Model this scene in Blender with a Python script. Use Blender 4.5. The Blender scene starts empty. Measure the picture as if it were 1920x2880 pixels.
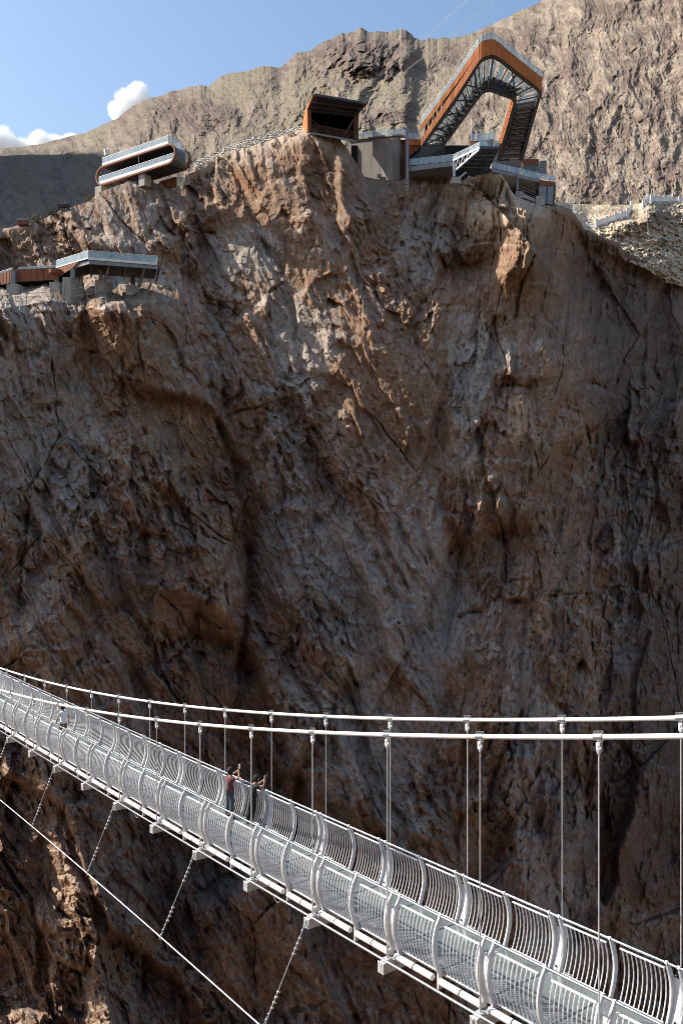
import bpy, math, random
import numpy as np
from mathutils import Vector, Matrix

random.seed(7)
RNG = np.random.default_rng(7)
F = 2600.0            # focal length in pixels of a 1920 px wide picture
HY = 1460.0           # row of the horizon
SC = bpy.context.scene
COL = SC.collection


def W(px, py, Z):
    """point seen at (px, py) that stands Z metres in front of the camera plane"""
    return Vector(((px - 960.0) / F * Z, Z, (HY - py) / F * Z))


# ------------------------------------------------------------------ objects
def tag(o, label=None, cat=None, group=None, kind=None):
    if label: o['label'] = label
    if cat: o['category'] = cat
    if group: o['group'] = group
    if kind: o['kind'] = kind
    return o


def empty(name, loc, label=None, cat=None, group=None):
    o = bpy.data.objects.new(name, None)
    COL.objects.link(o)
    o.location = loc
    o.empty_display_size = 0.3
    return tag(o, label, cat, group)


class MB:
    """collects shapes in world space and links them as one mesh object"""
    def __init__(s):
        s.v = []; s.f = []; s.sm = []

    def add(s, vs, fs, smooth=False):
        n = len(s.v)
        s.v += [tuple(v) for v in vs]
        s.f += [tuple(i + n for i in f) for f in fs]
        s.sm += [smooth] * len(fs)
        return s

    def box(s, c, dx, dy, dz):
        """box round centre c with half-axis vectors"""
        c = Vector(c); dx = Vector(dx); dy = Vector(dy); dz = Vector(dz)
        vs = [c + a * dx + b * dy + e * dz for e in (-1, 1) for b in (-1, 1) for a in (-1, 1)]
        return s.add(vs, [(0, 2, 3, 1), (4, 5, 7, 6), (0, 1, 5, 4), (2, 6, 7, 3), (0, 4, 6, 2), (1, 3, 7, 5)])

    def beam(s, p0, p1, w, h, up=(0, 0, 1)):
        p0 = Vector(p0); p1 = Vector(p1); d = (p1 - p0)
        L = d.length
        if L < 1e-6: return s
        d.normalize(); up = Vector(up)
        if abs(d.dot(up)) > 0.98: up = Vector((0, 1, 0))
        x = d.cross(up).normalized(); z = x.cross(d).normalized()
        return s.box((p0 + p1) / 2, d * L / 2, x * w / 2, z * h / 2)

    def tube(s, p0, p1, r, n=8, r1=None, caps=True):
        return s.path([p0, p1], r if r1 is None else [r, r1], n, caps)

    def path(s, pts, r, n=8, caps=True, closed=False):
        pts = [Vector(p) for p in pts]
        m = len(pts)
        rs = r if isinstance(r, (list, tuple)) else [r] * m
        vs = []; ref = None
        for i, p in enumerate(pts):
            if closed: t = pts[(i + 1) % m] - pts[i - 1]
            elif i == 0: t = pts[1] - pts[0]
            elif i == m - 1: t = pts[-1] - pts[-2]
            else: t = (pts[i + 1] - p).normalized() + (p - pts[i - 1]).normalized()
            t.normalize()
            if ref is None:
                ref = Vector((0, 0, 1)) if abs(t.z) < 0.9 else Vector((1, 0, 0))
            x = (ref - t * ref.dot(t)).normalized(); ref = x
            y = t.cross(x)
            for k in range(n):
                a = 2 * math.pi * k / n
                vs.append(p + (x * math.cos(a) + y * math.sin(a)) * rs[i])
        fs = []
        for i in range(m if closed else m - 1):
            j = (i + 1) % m
            for k in range(n):
                l = (k + 1) % n
                fs.append((i * n + k, i * n + l, j * n + l, j * n + k))
        s.add(vs, fs, n > 5)
        if caps and not closed:
            s.add(vs[:n], [tuple(range(n))[::-1]]); s.add(vs[-n:], [tuple(range(n))])
        return s

    def prism(s, poly, ext):
        """polygon (list of points) pushed along a vector, closed"""
        ext = Vector(ext); n = len(poly)
        a = [Vector(p) for p in poly]; b = [p + ext for p in a]
        fs = [tuple(range(n))[::-1], tuple(range(n, 2 * n))]
        fs += [(i, (i + 1) % n, (i + 1) % n + n, i + n) for i in range(n)]
        return s.add(a + b, fs)

    def strip(s, a, b, thick=None, smooth=False):
        """ribbon between two polylines, optional thickness vector"""
        n = len(a)
        a = [Vector(p) for p in a]; b = [Vector(p) for p in b]
        if thick is None:
            return s.add(a + b, [(i, i + 1, n + i + 1, n + i) for i in range(n - 1)], smooth)
        tv = [Vector(t) for t in thick] if isinstance(thick, list) else [Vector(thick)] * n
        c = [p + t for p, t in zip(a, tv)]; d = [p + t for p, t in zip(b, tv)]
        fs = []
        for i in range(n - 1):
            A, B, C_, D = i, n + i, 2 * n + i, 3 * n + i
            fs += [(A, A + 1, B + 1, B), (C_, D, D + 1, C_ + 1), (A, C_, C_ + 1, A + 1), (B, B + 1, D + 1, D)]
        fs += [(0, n, 3 * n, 2 * n), (n - 1, 3 * n - 1, 4 * n - 1, 2 * n - 1)]
        return s.add(a + b + c + d, fs, smooth)

    def ball(s, c, r, n=8, m=6, sq=(1, 1, 1)):
        c = Vector(c); vs = [c + Vector((0, 0, r * sq[2]))]
        for i in range(1, m):
            th = math.pi * i / m
            for k in range(n):
                a = 2 * math.pi * k / n
                vs.append(c + Vector((r * sq[0] * math.sin(th) * math.cos(a), r * sq[1] * math.sin(th) * math.sin(a), r * sq[2] * math.cos(th))))
        vs.append(c - Vector((0, 0, r * sq[2])))
        fs = [(0, 1 + k, 1 + (k + 1) % n) for k in range(n)]
        for i in range(m - 2):
            for k in range(n):
                a = 1 + i * n; l = (k + 1) % n
                fs.append((a + k, a + n + k, a + n + l, a + l))
        e = len(vs) - 1; a = 1 + (m - 2) * n
        fs += [(e, a + (k + 1) % n, a + k) for k in range(n)]
        return s.add(vs, fs, True)

    def build(s, name, mat, parent=None, bevel=0.0, loc=None):
        off = Vector((0, 0, 0))
        if parent is not None:
            p = parent
            while p is not None:
                off += p.location; p = p.parent
        elif loc is not None:
            off = Vector(loc)
        me = bpy.data.meshes.new(name)
        me.from_pydata([(v[0] - off.x, v[1] - off.y, v[2] - off.z) for v in s.v], [], s.f)
        me.polygons.foreach_set('use_smooth', s.sm)
        me.update()
        o = bpy.data.objects.new(name, me)
        me.materials.append(mat)
        COL.objects.link(o)
        if parent is not None: o.parent = parent
        elif loc is not None: o.location = loc
        if bevel > 0:
            b = o.modifiers.new('bevel', 'BEVEL'); b.width = bevel; b.segments = 1; b.limit_method = 'ANGLE'
        return o


def grid_object(name, P, mat, color=None, mask=None, kind=None, smooth=True):
    """P: (rows, cols, 3) numpy points"""
    r, c, _ = P.shape
    me = bpy.data.meshes.new(name)
    me.vertices.add(r * c)
    me.vertices.foreach_set('co', P.reshape(-1).astype(np.float32))
    idx = np.arange(r * c).reshape(r, c)
    q = np.stack([idx[:-1, :-1], idx[1:, :-1], idx[1:, 1:], idx[:-1, 1:]], -1).reshape(-1, 4)
    if mask is not None:
        q = q[mask.reshape(-1)]
    nf = len(q)
    me.loops.add(nf * 4); me.polygons.add(nf)
    me.loops.foreach_set('vertex_index', q.reshape(-1).astype(np.int32))
    me.polygons.foreach_set('loop_start', np.arange(0, nf * 4, 4, dtype=np.int32))
    me.polygons.foreach_set('use_smooth', np.full(nf, smooth, dtype=bool))
    me.update(calc_edges=True)
    if color is not None:
        a = me.color_attributes.new('rock', 'FLOAT_COLOR', 'POINT')
        full = np.ones((r * c, 4), dtype=np.float32); full[:, :3] = color.reshape(-1, 3)
        a.data.foreach_set('color', full.reshape(-1))
    me.materials.append(mat)
    o = bpy.data.objects.new(name, me)
    COL.objects.link(o)
    if kind: o['kind'] = kind
    return o


# ------------------------------------------------------------------ noise
_P = np.concatenate([RNG.permutation(256)] * 3).astype(np.int64)
_G = RNG.normal(size=(256, 3)); _G /= np.linalg.norm(_G, axis=1)[:, None]


def perlin(x, y, z=0.0, seed=0):
    x = np.asarray(x, dtype=np.float64); y = np.asarray(y, dtype=np.float64) + seed * 17.31
    z = np.zeros_like(x) + z + seed * 5.77
    xi = np.floor(x).astype(np.int64); yi = np.floor(y).astype(np.int64); zi = np.floor(z).astype(np.int64)
    xf = x - xi; yf = y - yi; zf = z - zi
    u = xf * xf * xf * (xf * (xf * 6 - 15) + 10); v = yf * yf * yf * (yf * (yf * 6 - 15) + 10); w = zf * zf * zf * (zf * (zf * 6 - 15) + 10)
    xi &= 255; yi &= 255; zi &= 255
    def g(a, b, c):
        h = _P[_P[_P[(xi + a) & 255] + ((yi + b) & 255)] + ((zi + c) & 255)]
        G = _G[h]
        return G[..., 0] * (xf - a) + G[..., 1] * (yf - b) + G[..., 2] * (zf - c)
    def lerp(a, b, t): return a + (b - a) * t
    return 1.6 * lerp(lerp(lerp(g(0, 0, 0), g(1, 0, 0), u), lerp(g(0, 1, 0), g(1, 1, 0), u), v),
                      lerp(lerp(g(0, 0, 1), g(1, 0, 1), u), lerp(g(0, 1, 1), g(1, 1, 1), u), v), w)


def perlin2(x, y, seed=0):
    x = np.asarray(x, dtype=np.float64) + seed * 13.7; y = np.asarray(y, dtype=np.float64) + seed * 7.9
    xi = np.floor(x).astype(np.int64); yi = np.floor(y).astype(np.int64)
    xf = x - xi; yf = y - yi
    u = xf * xf * xf * (xf * (xf * 6 - 15) + 10); v = yf * yf * yf * (yf * (yf * 6 - 15) + 10)
    def g(a, b):
        G = _G2[_P[_P[(xi + a) & 255] + ((yi + b + seed * 31) & 255)]]
        return G[..., 0] * (xf - a) + G[..., 1] * (yf - b)
    a = g(0, 0); b = g(1, 0); c = g(0, 1); d = g(1, 1)
    t = a + (b - a) * u; e = c + (d - c) * u
    return 1.5 * (t + (e - t) * v)


_ang = RNG.uniform(0, 2 * math.pi, 256); _G2 = np.stack([np.cos(_ang), np.sin(_ang)], 1)


def fbm(x, y, oct=4, seed=0, gain=0.5, lac=2.03):
    s = 0; a = 1.0; n = 0
    for i in range(oct):
        s = s + a * perlin2(x, y, seed + i); n += a
        x = x * lac; y = y * lac; a *= gain
    return s / n


def ridged(x, y, oct=4, seed=0, gain=0.5, lac=2.07):
    s = 0; a = 1.0; n = 0; prev = 1.0
    for i in range(oct):
        r = 1.0 - np.abs(perlin2(x, y, seed + i)); r = r * r
        s = s + a * r * prev; n += a; prev = np.clip(r * 1.4, 0, 1)
        x = x * lac; y = y * lac; a *= gain
    return s / n


def _h(i, j, seed):
    n = (i * 374761393 + j * 668265263 + seed * 1274126177) & 0x7fffffff
    n = ((n ^ (n >> 13)) * 1274126177) & 0x7fffffff
    n = ((n ^ (n >> 16)) * 668265263) & 0x7fffffff
    return ((n ^ (n >> 15)) & 0xffff) / 65535.0


def facets(x, y, seed=0, slope=0.8, off=0.35, sharp=16.0, jit=0.95):
    """tilted planar facets on jittered cells, in units of the cell size; returns (height, F2-F1, id)"""
    xi = np.floor(x).astype(np.int64); yi = np.floor(y).astype(np.int64)
    num = np.zeros_like(x); den = np.zeros_like(x)
    f1 = np.full_like(x, 9.0); f2 = np.full_like(x, 9.0); cid = np.zeros_like(x)
    for a in (-1, 0, 1):
        for b in (-1, 0, 1):
            ci = xi + a; cj = yi + b
            cx = ci + 0.5 + jit * (_h(ci, cj, seed) - 0.5); cy = cj + 0.5 + jit * (_h(ci, cj, seed + 11) - 0.5)
            dx = x - cx; dy = y - cy
            d = np.sqrt(dx * dx + dy * dy)
            w = np.exp(-sharp * d)
            p = slope * ((_h(ci, cj, seed + 23) - 0.5) * 2 * dx + (_h(ci, cj, seed + 37) - 0.5) * 2 * dy) + off * (_h(ci, cj, seed + 51) - 0.5) * 2
            num += w * p; den += w
            f2 = np.where(d < f1, f1, np.minimum(f2, d))
            cid = np.where(d < f1, _h(ci, cj, seed + 67), cid)
            f1 = np.minimum(f1, d)
    return num / den, f2 - f1, cid


def sstep(a, b, x):
    t = np.clip((x - a) / (b - a), 0, 1)
    return t * t * (3 - 2 * t)


def tps(pts, vals, X, Y, scale=500.0):
    """thin plate spline through scattered control points"""
    P = np.asarray(pts, dtype=np.float64) / scale; v = np.asarray(vals, dtype=np.float64)
    n = len(P)
    def U(r2): return np.where(r2 > 1e-12, r2 * np.log(np.maximum(r2, 1e-12)), 0.0)
    K = U(((P[:, None] - P[None]) ** 2).sum(-1)) + np.eye(n) * 1e-3
    A = np.zeros((n + 3, n + 3)); A[:n, :n] = K; A[:n, n] = 1; A[:n, n + 1:] = P; A[n, :n] = 1; A[n + 1:, :n] = P.T
    b = np.zeros(n + 3); b[:n] = v
    c = np.linalg.solve(A, b)
    x = X / scale; y = Y / scale
    out = c[n] + c[n + 1] * x + c[n + 2] * y
    for i in range(n):
        out = out + c[i] * U((x - P[i, 0]) ** 2 + (y - P[i, 1]) ** 2)
    return out


def poly_dist(poly, X, Y):
    """distance to a polyline and signed side (positive on the right of its direction, picture axes)"""
    best = np.full_like(X, 1e9); sd = np.zeros_like(X)
    for (x0, y0), (x1, y1) in zip(poly[:-1], poly[1:]):
        dx, dy = x1 - x0, y1 - y0; L2 = dx * dx + dy * dy
        t = np.clip(((X - x0) * dx + (Y - y0) * dy) / L2, 0, 1)
        ex = X - (x0 + t * dx); ey = Y - (y0 + t * dy)
        d = np.sqrt(ex * ex + ey * ey)
        cr = -(dx * ey - dy * ex) / math.sqrt(L2)
        m = d < best
        best = np.where(m, d, best); sd = np.where(m, np.sign(cr) * d, sd)
    return best, sd


# ------------------------------------------------------------------ materials
def nodes_of(name):
    m = bpy.data.materials.new(name); m.use_nodes = True
    nt = m.node_tree
    for n in list(nt.nodes):
        if n.type != 'OUTPUT_MATERIAL' and n.type != 'BSDF_PRINCIPLED': nt.nodes.remove(n)
    return m, nt, nt.nodes['Principled BSDF']


def N(nt, t, **kw):
    n = nt.nodes.new(t)
    for k, v in kw.items():
        if k in n.inputs: n.inputs[k].default_value = v
        else: setattr(n, k, v)
    return n


def mat_plain(name, col, rough=0.5, metal=0.0, var=0.12, scale=6.0, bump=0.0, spec=0.5, streak=False, col2=None):
    """painted / metal / concrete surface with uneven tone"""
    m, nt, b = nodes_of(name)
    tc = N(nt, 'ShaderNodeTexCoord')
    src = tc.outputs['Object']
    if streak:
        mp = N(nt, 'ShaderNodeMapping'); mp.inputs['Scale'].default_value = (1.6, 1.6, 0.22)
        nt.links.new(src, mp.inputs['Vector']); src = mp.outputs['Vector']
    nz = N(nt, 'ShaderNodeTexNoise'); nz.inputs['Scale'].default_value = scale; nz.inputs['Detail'].default_value = 6; nz.inputs['Roughness'].default_value = 0.65
    nt.links.new(src, nz.inputs['Vector'])
    cr = N(nt, 'ShaderNodeValToRGB')
    c2 = col2 if col2 else tuple(max(0, c * (1 - 2.2 * var)) for c in col)
    c1 = tuple(min(1, c * (1 + var)) for c in col)
    cr.color_ramp.elements[0].position = 0.3; cr.color_ramp.elements[0].color = (*c2, 1)
    cr.color_ramp.elements[1].position = 0.62; cr.color_ramp.elements[1].color = (*c1, 1)
    nt.links.new(nz.outputs['Fac'], cr.inputs['Fac'])
    nt.links.new(cr.outputs['Color'], b.inputs['Base Color'])
    b.inputs['Roughness'].default_value = rough; b.inputs['Metallic'].default_value = metal
    b.inputs['Specular IOR Level'].default_value = spec
    if bump > 0:
        bp = N(nt, 'ShaderNodeBump'); bp.inputs['Strength'].default_value = bump; bp.inputs['Distance'].default_value = 0.05
        nt.links.new(nz.outputs['Fac'], bp.inputs['Height']); nt.links.new(bp.outputs['Normal'], b.inputs['Normal'])
    return m


def mat_glass(name, tint=(0.75, 0.86, 0.88), clear=0.5, haze=(0.5, 0.58, 0.6), rough=0.05, dust=0.25):
    """thin architectural glass: see-through, sky-reflecting, slightly dusty"""
    m = bpy.data.materials.new(name); m.use_nodes = True
    nt = m.node_tree; nt.nodes.clear()
    out = N(nt, 'ShaderNodeOutputMaterial')
    tr = N(nt, 'ShaderNodeBsdfTransparent'); tr.inputs['Color'].default_value = (*tint, 1)
    df = N(nt, 'ShaderNodeBsdfDiffuse'); df.inputs['Color'].default_value = (*haze, 1)
    gl = N(nt, 'ShaderNodeBsdfGlossy'); gl.inputs['Roughness'].default_value = rough; gl.inputs['Color'].default_value = (0.95, 0.97, 1, 1)
    tc = N(nt, 'ShaderNodeTexCoord'); nz = N(nt, 'ShaderNodeTexNoise'); nz.inputs['Scale'].default_value = 1.3; nz.inputs['Detail'].default_value = 5
    nt.links.new(tc.outputs['Object'], nz.inputs['Vector'])
    mr = N(nt, 'ShaderNodeMapRange'); mr.inputs['From Min'].default_value = 0.3; mr.inputs['From Max'].default_value = 0.7
    mr.inputs['To Min'].default_value = dust * 0.6; mr.inputs['To Max'].default_value = dust * 1.4
    nt.links.new(nz.outputs['Fac'], mr.inputs['Value'])
    m1 = N(nt, 'ShaderNodeMixShader'); nt.links.new(mr.outputs['Result'], m1.inputs['Fac'])
    nt.links.new(tr.outputs['BSDF'], m1.inputs[1]); nt.links.new(df.outputs['BSDF'], m1.inputs[2])
    lw = N(nt, 'ShaderNodeLayerWeight'); lw.inputs['Blend'].default_value = 0.5
    pw = N(nt, 'ShaderNodeMath', operation='POWER'); pw.inputs[1].default_value = 3.0; nt.links.new(lw.outputs['Facing'], pw.inputs[0])
    fr = N(nt, 'ShaderNodeMapRange'); fr.inputs['To Min'].default_value = 0.05; fr.inputs['To Max'].default_value = clear; nt.links.new(pw.outputs['Value'], fr.inputs['Value'])
    m2 = N(nt, 'ShaderNodeMixShader'); nt.links.new(fr.outputs['Result'], m2.inputs['Fac'])
    nt.links.new(m1.outputs['Shader'], m2.inputs[1]); nt.links.new(gl.outputs['BSDF'], m2.inputs[2])
    nt.links.new(m2.outputs['Shader'], out.inputs['Surface'])
    return m
# ------------------------------------------------------------------ camera, sun, sky
cam = bpy.data.cameras.new('camera'); camo = bpy.data.objects.new('camera', cam); COL.objects.link(camo)
camo.location = (0, 0, 0); camo.rotation_euler = (math.radians(90), 0, 0)
cam.sensor_fit = 'HORIZONTAL'; cam.sensor_width = 24.0; cam.lens = 24.0 * F / 1920.0
cam.shift_y = (HY - 1440.0) / 1920.0
cam.clip_start = 0.1; cam.clip_end = 60000
SC.camera = camo

SUN_EL = math.radians(39); SUN_AZ = math.radians(76)       # azimuth measured to the left of the view direction
sdir = Vector((-math.sin(SUN_AZ) * math.cos(SUN_EL), math.cos(SUN_AZ) * math.cos(SUN_EL), math.sin(SUN_EL)))
sl = bpy.data.lights.new('sun', 'SUN'); sl.energy = 4.2; sl.angle = math.radians(0.53); sl.color = (1.0, 0.94, 0.85)
so = bpy.data.objects.new('sun', sl); COL.objects.link(so)
so.rotation_euler = (-sdir).to_track_quat('-Z', 'Y').to_euler()
so.location = (-60, 20, 120)

wd = bpy.data.worlds.new('World'); SC.world = wd; wd.use_nodes = True
wn = wd.node_tree
bg = wn.nodes['Background']
sky = wn.nodes.new('ShaderNodeTexSky'); sky.sky_type = 'NISHITA'; sky.sun_disc = False
sky.sun_elevation = SUN_EL
sky.sun_rotation = -SUN_AZ
sky.altitude = 0; sky.air_density = 1.35; sky.dust_density = 1.8; sky.ozone_density = 3.4
wn.links.new(sky.outputs['Color'], bg.inputs['Color'])
bg.inputs['Strength'].default_value = 0.092

SC.view_settings.view_transform = 'Standard'; SC.view_settings.look = 'None'
SC.view_settings.exposure = 0.98; SC.view_settings.gamma = 1.0; SC.view_settings.use_curve_mapping = False
cy = SC.cycles
cy.use_denoising = True
try: cy.denoiser = 'OPENIMAGEDENOISE'
except Exception: pass
cy.denoising_prefilter = 'ACCURATE'; cy.denoising_input_passes = 'RGB_ALBEDO_NORMAL'
cy.max_bounces = 16; cy.diffuse_bounces = 4; cy.glossy_bounces = 4; cy.transmission_bounces = 6; cy.transparent_max_bounces = 24; cy.volume_bounces = 16
cy.caustics_reflective = False; cy.caustics_refractive = False
cy.sample_clamp_indirect = 6.0
cy.filter_width = 0.85
# ------------------------------------------------------------------ rock material
def mat_rock(name, bump_scale=1.0, bstr=0.6, dist=0.35):
    m, nt, b = nodes_of(name)
    at = N(nt, 'ShaderNodeAttribute', attribute_name='rock')
    tc = N(nt, 'ShaderNodeTexCoord')
    n1 = N(nt, 'ShaderNodeTexNoise'); n1.inputs['Scale'].default_value = 1.1 * bump_scale; n1.inputs['Detail'].default_value = 9; n1.inputs['Roughness'].default_value = 0.76
    mp = N(nt, 'ShaderNodeMapping'); mp.inputs['Rotation'].default_value = (0.15, -0.3, 0.2); mp.inputs['Scale'].default_value = (1.35, 1.0, 0.75)
    nt.links.new(tc.outputs['Object'], mp.inputs['Vector']); nt.links.new(mp.outputs['Vector'], n1.inputs['Vector'])
    vo = N(nt, 'ShaderNodeTexVoronoi', feature='DISTANCE_TO_EDGE'); vo.inputs['Scale'].default_value = 0.42 * bump_scale
    n3 = N(nt, 'ShaderNodeTexNoise'); n3.inputs['Scale'].default_value = 0.8 * bump_scale; n3.inputs['Detail'].default_value = 4
    nt.links.new(tc.outputs['Object'], n3.inputs['Vector'])
    mx = N(nt, 'ShaderNodeVectorMath', operation='MULTIPLY_ADD'); mx.inputs[1].default_value = (1.6, 1.6, 1.6)
    nt.links.new(n3.outputs['Color'], mx.inputs[0]); nt.links.new(mp.outputs['Vector'], mx.inputs[2])
    nt.links.new(mx.outputs['Vector'], vo.inputs['Vector'])
    cr = N(nt, 'ShaderNodeMapRange'); cr.inputs['From Max'].default_value = 0.06; cr.inputs['To Min'].default_value = 0.0; cr.inputs['To Max'].default_value = 0.10
    nt.links.new(vo.outputs['Distance'], cr.inputs['Value'])
    ad = N(nt, 'ShaderNodeMath', operation='ADD'); nt.links.new(n1.outputs['Fac'], ad.inputs[0]); nt.links.new(cr.outputs['Result'], ad.inputs[1])
    bp = N(nt, 'ShaderNodeBump'); bp.inputs['Strength'].default_value = bstr * 1.2; bp.inputs['Distance'].default_value = dist
    nt.links.new(ad.outputs['Value'], bp.inputs['Height']); nt.links.new(bp.outputs['Normal'], b.inputs['Normal'])
    # mineral mottling
    mr = N(nt, 'ShaderNodeMapRange'); mr.inputs['From Min'].default_value = 0.28; mr.inputs['From Max'].default_value = 0.72; mr.inputs['To Min'].default_value = 0.58; mr.inputs['To Max'].default_value = 1.45
    nt.links.new(n1.outputs['Fac'], mr.inputs['Value'])
    mul = N(nt, 'ShaderNodeVectorMath', operation='SCALE'); nt.links.new(at.outputs['Color'], mul.inputs[0]); nt.links.new(mr.outputs['Result'], mul.inputs['Scale'])
    nt.links.new(mul.outputs['Vector'], b.inputs['Base Color'])
    b.inputs['Roughness'].default_value = 0.95; b.inputs['Specular IOR Level'].default_value = 0.15
    return m


RIDGE = [(-700, 800), (-300, 720), (0, 640), (98, 625), (171, 590), (245, 566), (275, 541), (367, 506), (416, 508), (508, 522), (520, 480), (551, 466), (612, 436),
         (735, 400), (820, 369), (852, 361), (884, 358), (906, 381), (926, 375), (955, 389), (970, 406), (990, 440), (1001, 455), (1024, 496), (1075, 505), (1124, 507),
         (1147, 498), (1196, 484), (1233, 480), (1256, 490), (1269, 506), (1296, 511), (1316, 494), (1352, 490), (1408, 487), (1425, 510), (1435, 533), (1452, 553),
         (1515, 573), (1564, 571), (1609, 590), (1640, 637), (1683, 661), (1732, 676), (1756, 706), (1817, 730), (1866, 766), (1920, 780), (2100, 850), (2500, 1000), (2900, 1100)]
RIDGE_Z = [(-700, 150), (0, 163), (100, 168), (250, 177), (400, 182), (500, 184), (545, 187), (700, 186), (880, 186), (960, 188), (1020, 190), (1100, 190),
           (1160, 190), (1230, 190), (1300, 186.5), (1350, 182), (1400, 178), (1430, 181), (1520, 189), (1600, 200), (1680, 209), (1750, 214), (1920, 219), (2500, 240), (2900, 250)]
rx = np.array([a for a, b in RIDGE], float); ry = np.array([b for a, b in RIDGE], float)
zx = np.array([a for a, b in RIDGE_Z], float); zz = np.array([b for a, b in RIDGE_Z], float)
def ridge_y(x): return np.interp(x, rx, ry)
def ridge_z(x): return np.interp(x, zx, zz)

CLIFF = {
    600: [(1190, 189), (1260, 189), (1320, 184), (1400, 175), (1480, 170), (1540, 182)],
    660: [(700, 178.5), (860, 178), (1270, 188), (1340, 181.5), (1420, 173.5), (1490, 169.5), (1550, 184)],
    760: [(1270, 184), (1340, 181), (1430, 174.5), (1495, 172)],
    700: [(-700, 146), (0, 162), (200, 166), (330, 169), (420, 171), (500, 174), (560, 182), (640, 179), (760, 177), (900, 178), (1050, 179), (1180, 182), (1270, 186), (1350, 180), (1440, 172), (1495, 170), (1550, 185), (1620, 202), (1750, 211), (1920, 217)],
    800: [(-700, 143), (0, 161), (200, 164), (330, 166), (420, 167), (500, 170), (580, 174), (660, 172), (800, 172), (950, 173), (1100, 174), (1220, 175), (1340, 179), (1450, 177), (1500, 176.5), (1560, 185), (1650, 203), (1780, 210), (1920, 215)],
    850: [(-700, 137), (-200, 140), (0, 143.5), (150, 145), (280, 147), (400, 151.5), (500, 163)],
    900: [(-700, 135), (-200, 139), (0, 142.5), (150, 144), (280, 146.5), (400, 151), (500, 160), (590, 166), (700, 165), (900, 167)],
    1000: [(-700, 134), (0, 145), (250, 147), (420, 150), (520, 156), (610, 161), (720, 160), (950, 161), (1130, 164), (1250, 166), (1330, 168), (1450, 170), (1580, 174), (1690, 188), (1800, 195), (1920, 203), (2600, 220)],
    1300: [(-700, 130), (0, 139), (250, 141), (450, 144), (580, 150), (660, 153), (760, 152), (950, 153), (1180, 156), (1340, 160), (1430, 162), (1560, 166), (1680, 175), (1800, 179), (1920, 187), (2600, 212)],
    1700: [(-700, 150), (-400, 138), (0, 133.5), (250, 135), (450, 139), (590, 144), (690, 148), (780, 146), (950, 146), (1180, 149), (1380, 154), (1480, 155.5), (1590, 158), (1690, 167), (1800, 171), (1920, 178), (2600, 204)],
    2100: [(-700, 158), (-400, 140), (0, 129.5), (110, 128), (190, 126.5), (270, 129), (420, 132), (560, 137), (700, 141), (820, 140.5), (1000, 141), (1250, 144), (1450, 147), (1600, 151), (1690, 159), (1800, 164), (1920, 171), (2600, 196)],
    2500: [(-700, 146), (-400, 133), (0, 124), (120, 124.5), (215, 121), (290, 123.5), (380, 126), (480, 131), (700, 135), (900, 135.5), (1200, 138), (1450, 143), (1560, 147), (1660, 153), (1780, 157), (1920, 163), (2600, 188)],
    2950: [(-700, 136), (-400, 126), (0, 121), (200, 118), (280, 116), (400, 120), (500, 125), (700, 129), (900, 130), (1200, 132), (1450, 135), (1600, 138), (1750, 145), (1920, 153), (2600, 176)],
    3300: [(-700, 108), (0, 113), (400, 115), (900, 124), (1450, 128), (1920, 145), (2600, 168)],
}
pts = []; vals = []
for y, row in CLIFF.items():
    for x, z in row: pts.append((x, y)); vals.append(z)
for x, z in zip(zx, zz):
    if -700 <= x <= 2600: pts.append((x, ridge_y(x))); vals.append(z)

# columns: fine inside the picture, coarse outside
cxs = np.concatenate([np.arange(-640, -60, 14.0), np.arange(-60, 1980, 2.5), np.arange(1980, 2560, 14.0)])
nv = 980
tv = np.linspace(0, 1, nv)
RY = ridge_y(cxs) + (11.0 * fbm(cxs / 26.0, cxs * 0 + 3.3, 6, 5, 0.62) + 5.0 * (0.5 - np.abs(perlin2(cxs / 17.0, cxs * 0 + 8.1, 9)))) * np.interp(cxs, [0, 300, 540, 600, 960, 990, 1130, 1150, 1460, 1600], [0.8, 0.5, 0.6, 1.0, 1.0, 0.1, 0.15, 0.8, 0.8, 0.8])
PX = np.repeat(cxs[None, :], nv, 0)
PY = RY[None, :] + (3150.0 - RY[None, :]) * (tv[:, None] ** 1.03)
# macro depth on a coarse grid
gx = np.linspace(-700, 2600, 166); gy = np.linspace(330, 3320, 150)
GX, GY = np.meshgrid(gx, gy)
GZ = tps(pts, vals, GX, GY)
def bil(G, X, Y):
    fx = np.clip((X - gx[0]) / (gx[1] - gx[0]), 0, len(gx) - 1.001); fy = np.clip((Y - gy[0]) / (gy[1] - gy[0]), 0, len(gy) - 1.001)
    i = fx.astype(int); j = fy.astype(int); a = fx - i; b = fy - j
    return G[j, i] * (1 - a) * (1 - b) + G[j, i + 1] * a * (1 - b) + G[j + 1, i] * (1 - a) * b + G[j + 1, i + 1] * a * b
Zc = bil(GZ, PX, PY)

# hand-placed edges, cracks and alcoves
wx = PX + 18 * fbm(PX / 90, PY / 90, 6, 41, 0.6); wy = PY + 18 * fbm(PX / 90, PY / 90, 6, 47, 0.6)
def step(poly, h, w, L, X=wx, Y=wy):
    d, sd = poly_dist(poly, X, Y)
    return h * (sstep(-w, w, sd) * np.exp(-np.clip(sd, 0, None) / L)) * np.exp(-(np.clip(d - np.abs(sd) - 1, 0, None) / 40) ** 2)
def groove(poly, h, w, X=wx, Y=wy):
    d, sd = poly_dist(poly, X, Y)
    return h * 0.8 * np.exp(-(d / (0.8 * w))) * (0.6 + 0.8 * fbm(PX / 40, PY / 60, 3, 49) + 0.4)
feat = 0
feat = feat + step([(1495, 690), (1578, 780), (1615, 850), (1626, 905), (1690, 935), (1720, 1025), (1722, 1140), (1690, 1210), (1672, 1360), (1640, 1500), (1645, 1750), (1668, 1900), (1690, 2100), (1680, 2300), (1668, 2480), (1700, 2600), (1720, 2800)], 10.0, 6, 520)
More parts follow.
